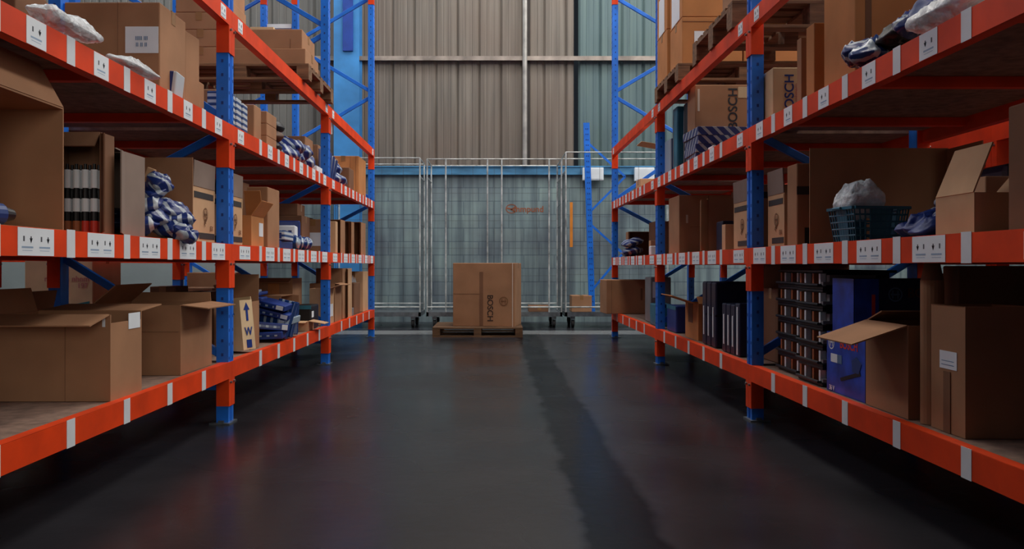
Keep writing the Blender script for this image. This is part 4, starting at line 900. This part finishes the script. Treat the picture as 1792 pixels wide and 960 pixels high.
# ============================ RIGHT, top level pallets
pallet('wooden pallet on the top right beams, farther one by the middle post', 1.40, 2.42, 6.42, 7.36, R4, .13)
pallet('wooden pallet on the top right beams, nearer one with a carton on it', 1.41, 2.42, 5.0, 6.0, R4 + .0, .16)
zp = R4 + .1305
carton('lower orange-brown carton at the far end of the farther top right pallet', 1.42, 1.86, 6.93, 7.34, zp, .40, 'orange', None)
carton('lower front carton on the farther top right pallet with small white label', 1.44, 1.90, 6.46, 6.90, zp, .36, 'orange', None, dec=[('rect', 'front', .2, .45, .5, .7, WHITE, 'white_label'), ('rect', 'front', 0, .9, 1, .91, CARD['dark'], 'fold_line')])
carton('upper far carton with white sheet on the farther top right pallet', 1.42, 1.86, 6.93, 7.34, zp + .401, .40, 'orange', None, dec=[('rect', 'left', .2, .02, .75, .8, WHITE, 'white_sheet')])
carton('upper front carton on the farther top right pallet', 1.44, 1.90, 6.46, 6.90, zp + .361, .44, 'orange', None, dec=[('rect', 'left', .15, .02, .8, .8, WHITE, 'white_sheet')])
carton('second lower carton beside the labelled one, farther top right pallet', 1.91, 2.38, 6.46, 6.90, zp, .46, 'orange', None)
carton('brown carton on the nearer top right pallet', 1.46, 1.95, 5.02, 5.4, R4 + .1605, .42, 'mid', None)
carton('rear brown carton on the nearer top right pallet', 1.98, 2.4, 5.1, 5.6, R4 + .1605, .40, 'mid', None)
pallet('wooden pallet lying on the top right beams nearest the viewer', 1.55, 2.42, 3.3, 4.3, R4, .13)
carton('carton on the pallet nearest the viewer, top right', 1.6, 2.38, 3.35, 4.2, R4 + .1305, .4, 'mid', None)

# ============================ second rows, seen through the shelves
XB = -(FX + DEP + .30)
carton('tall cream carton with teal shape and faint pink print on the second row behind', XB - .56, XB - .08, 5.95, 6.4, L1, .60, 'cream', None,
       dec=[('poly', 'front', [(.02, .18), (.62, .2), (.95, .38), (.95, .46), (.7, .42), (.3, .40), (.04, .30)], TEALINK, 'printed_shape'), ('text', 'front', .62, .72, 'mwnwh nhnm', .055, 0, PINKINK), ('text', 'front', .85, .64, '197', .05, 0, PINKINK)])
carton('brown carton with pale flap at the far left on the second row', XB - .55, XB - .15, 4.1, 4.45, L1, .55, 'mid', 'up', dict(F=(120, .1), R=(40, .1)))
specs = [(-1, 0, 8.6, .45, .30, 'dark', 'lowest shelf, in the far bay'), (-1, 0, 9.4, .45, .45, 'mid', 'lowest shelf, at the far end'),
         (1, 0, 5.2, .5, .5, 'dark', 'lowest shelf, middle bay'), (1, 0, 6.3, .5, .45, 'dark', 'lowest shelf, beside the middle post'), (1, 0, 8.4, .5, .42, 'mid', 'lowest shelf, far bay'),
         (1, 1, 3.1, .5, .40, 'mid', 'second shelf, nearest'), (1, 1, 4.9, .5, .42, 'dark', 'second shelf, past the near post'), (1, 1, 6.1, .5, .45, 'dark', 'second shelf, middle bay'), (1, 1, 7.8, .45, .36, 'mid', 'second shelf, far bay'),
         (1, 2, 5.2, .6, .42, 'mid', 'third shelf, middle bay'), (1, 2, 6.4, .5, .40, 'dark', 'third shelf, beside the middle post')]
for s, lv, y, w, h, c, wh in specs:
    x0 = s * (FX + DEP + .30 + .12); x1 = x0 + s * .55
    carton('%s carton on the %s second row, %s' % ({'mid': 'brown', 'dark': 'dark brown'}[c], 'left' if s < 0 else 'right', wh), min(x0, x1), max(x0, x1), y, y + w, LEV[s][lv], h, c, None)
# unseen bay right of the camera, closed cartons added to block light
for k, (lv, y, w, h) in enumerate([(0, -.7, .6, .5), (0, .1, .6, .55), (0, .9, .7, .5), (1, -.6, .7, .5), (1, .3, .6, .55), (1, 1.0, .6, .5), (2, -.5, .8, .5), (2, .6, .9, .5)]):
    carton('closed brown carton added to block light, right bay beside the viewer, %s shelf, %s' % (['lowest', 'second', 'third'][lv], ['behind', 'middle', 'ahead', 'behind', 'middle', 'ahead', 'behind', 'ahead'][k]), 1.55, 2.3, y, y + w, LEV[1][lv], h, 'mid', None)
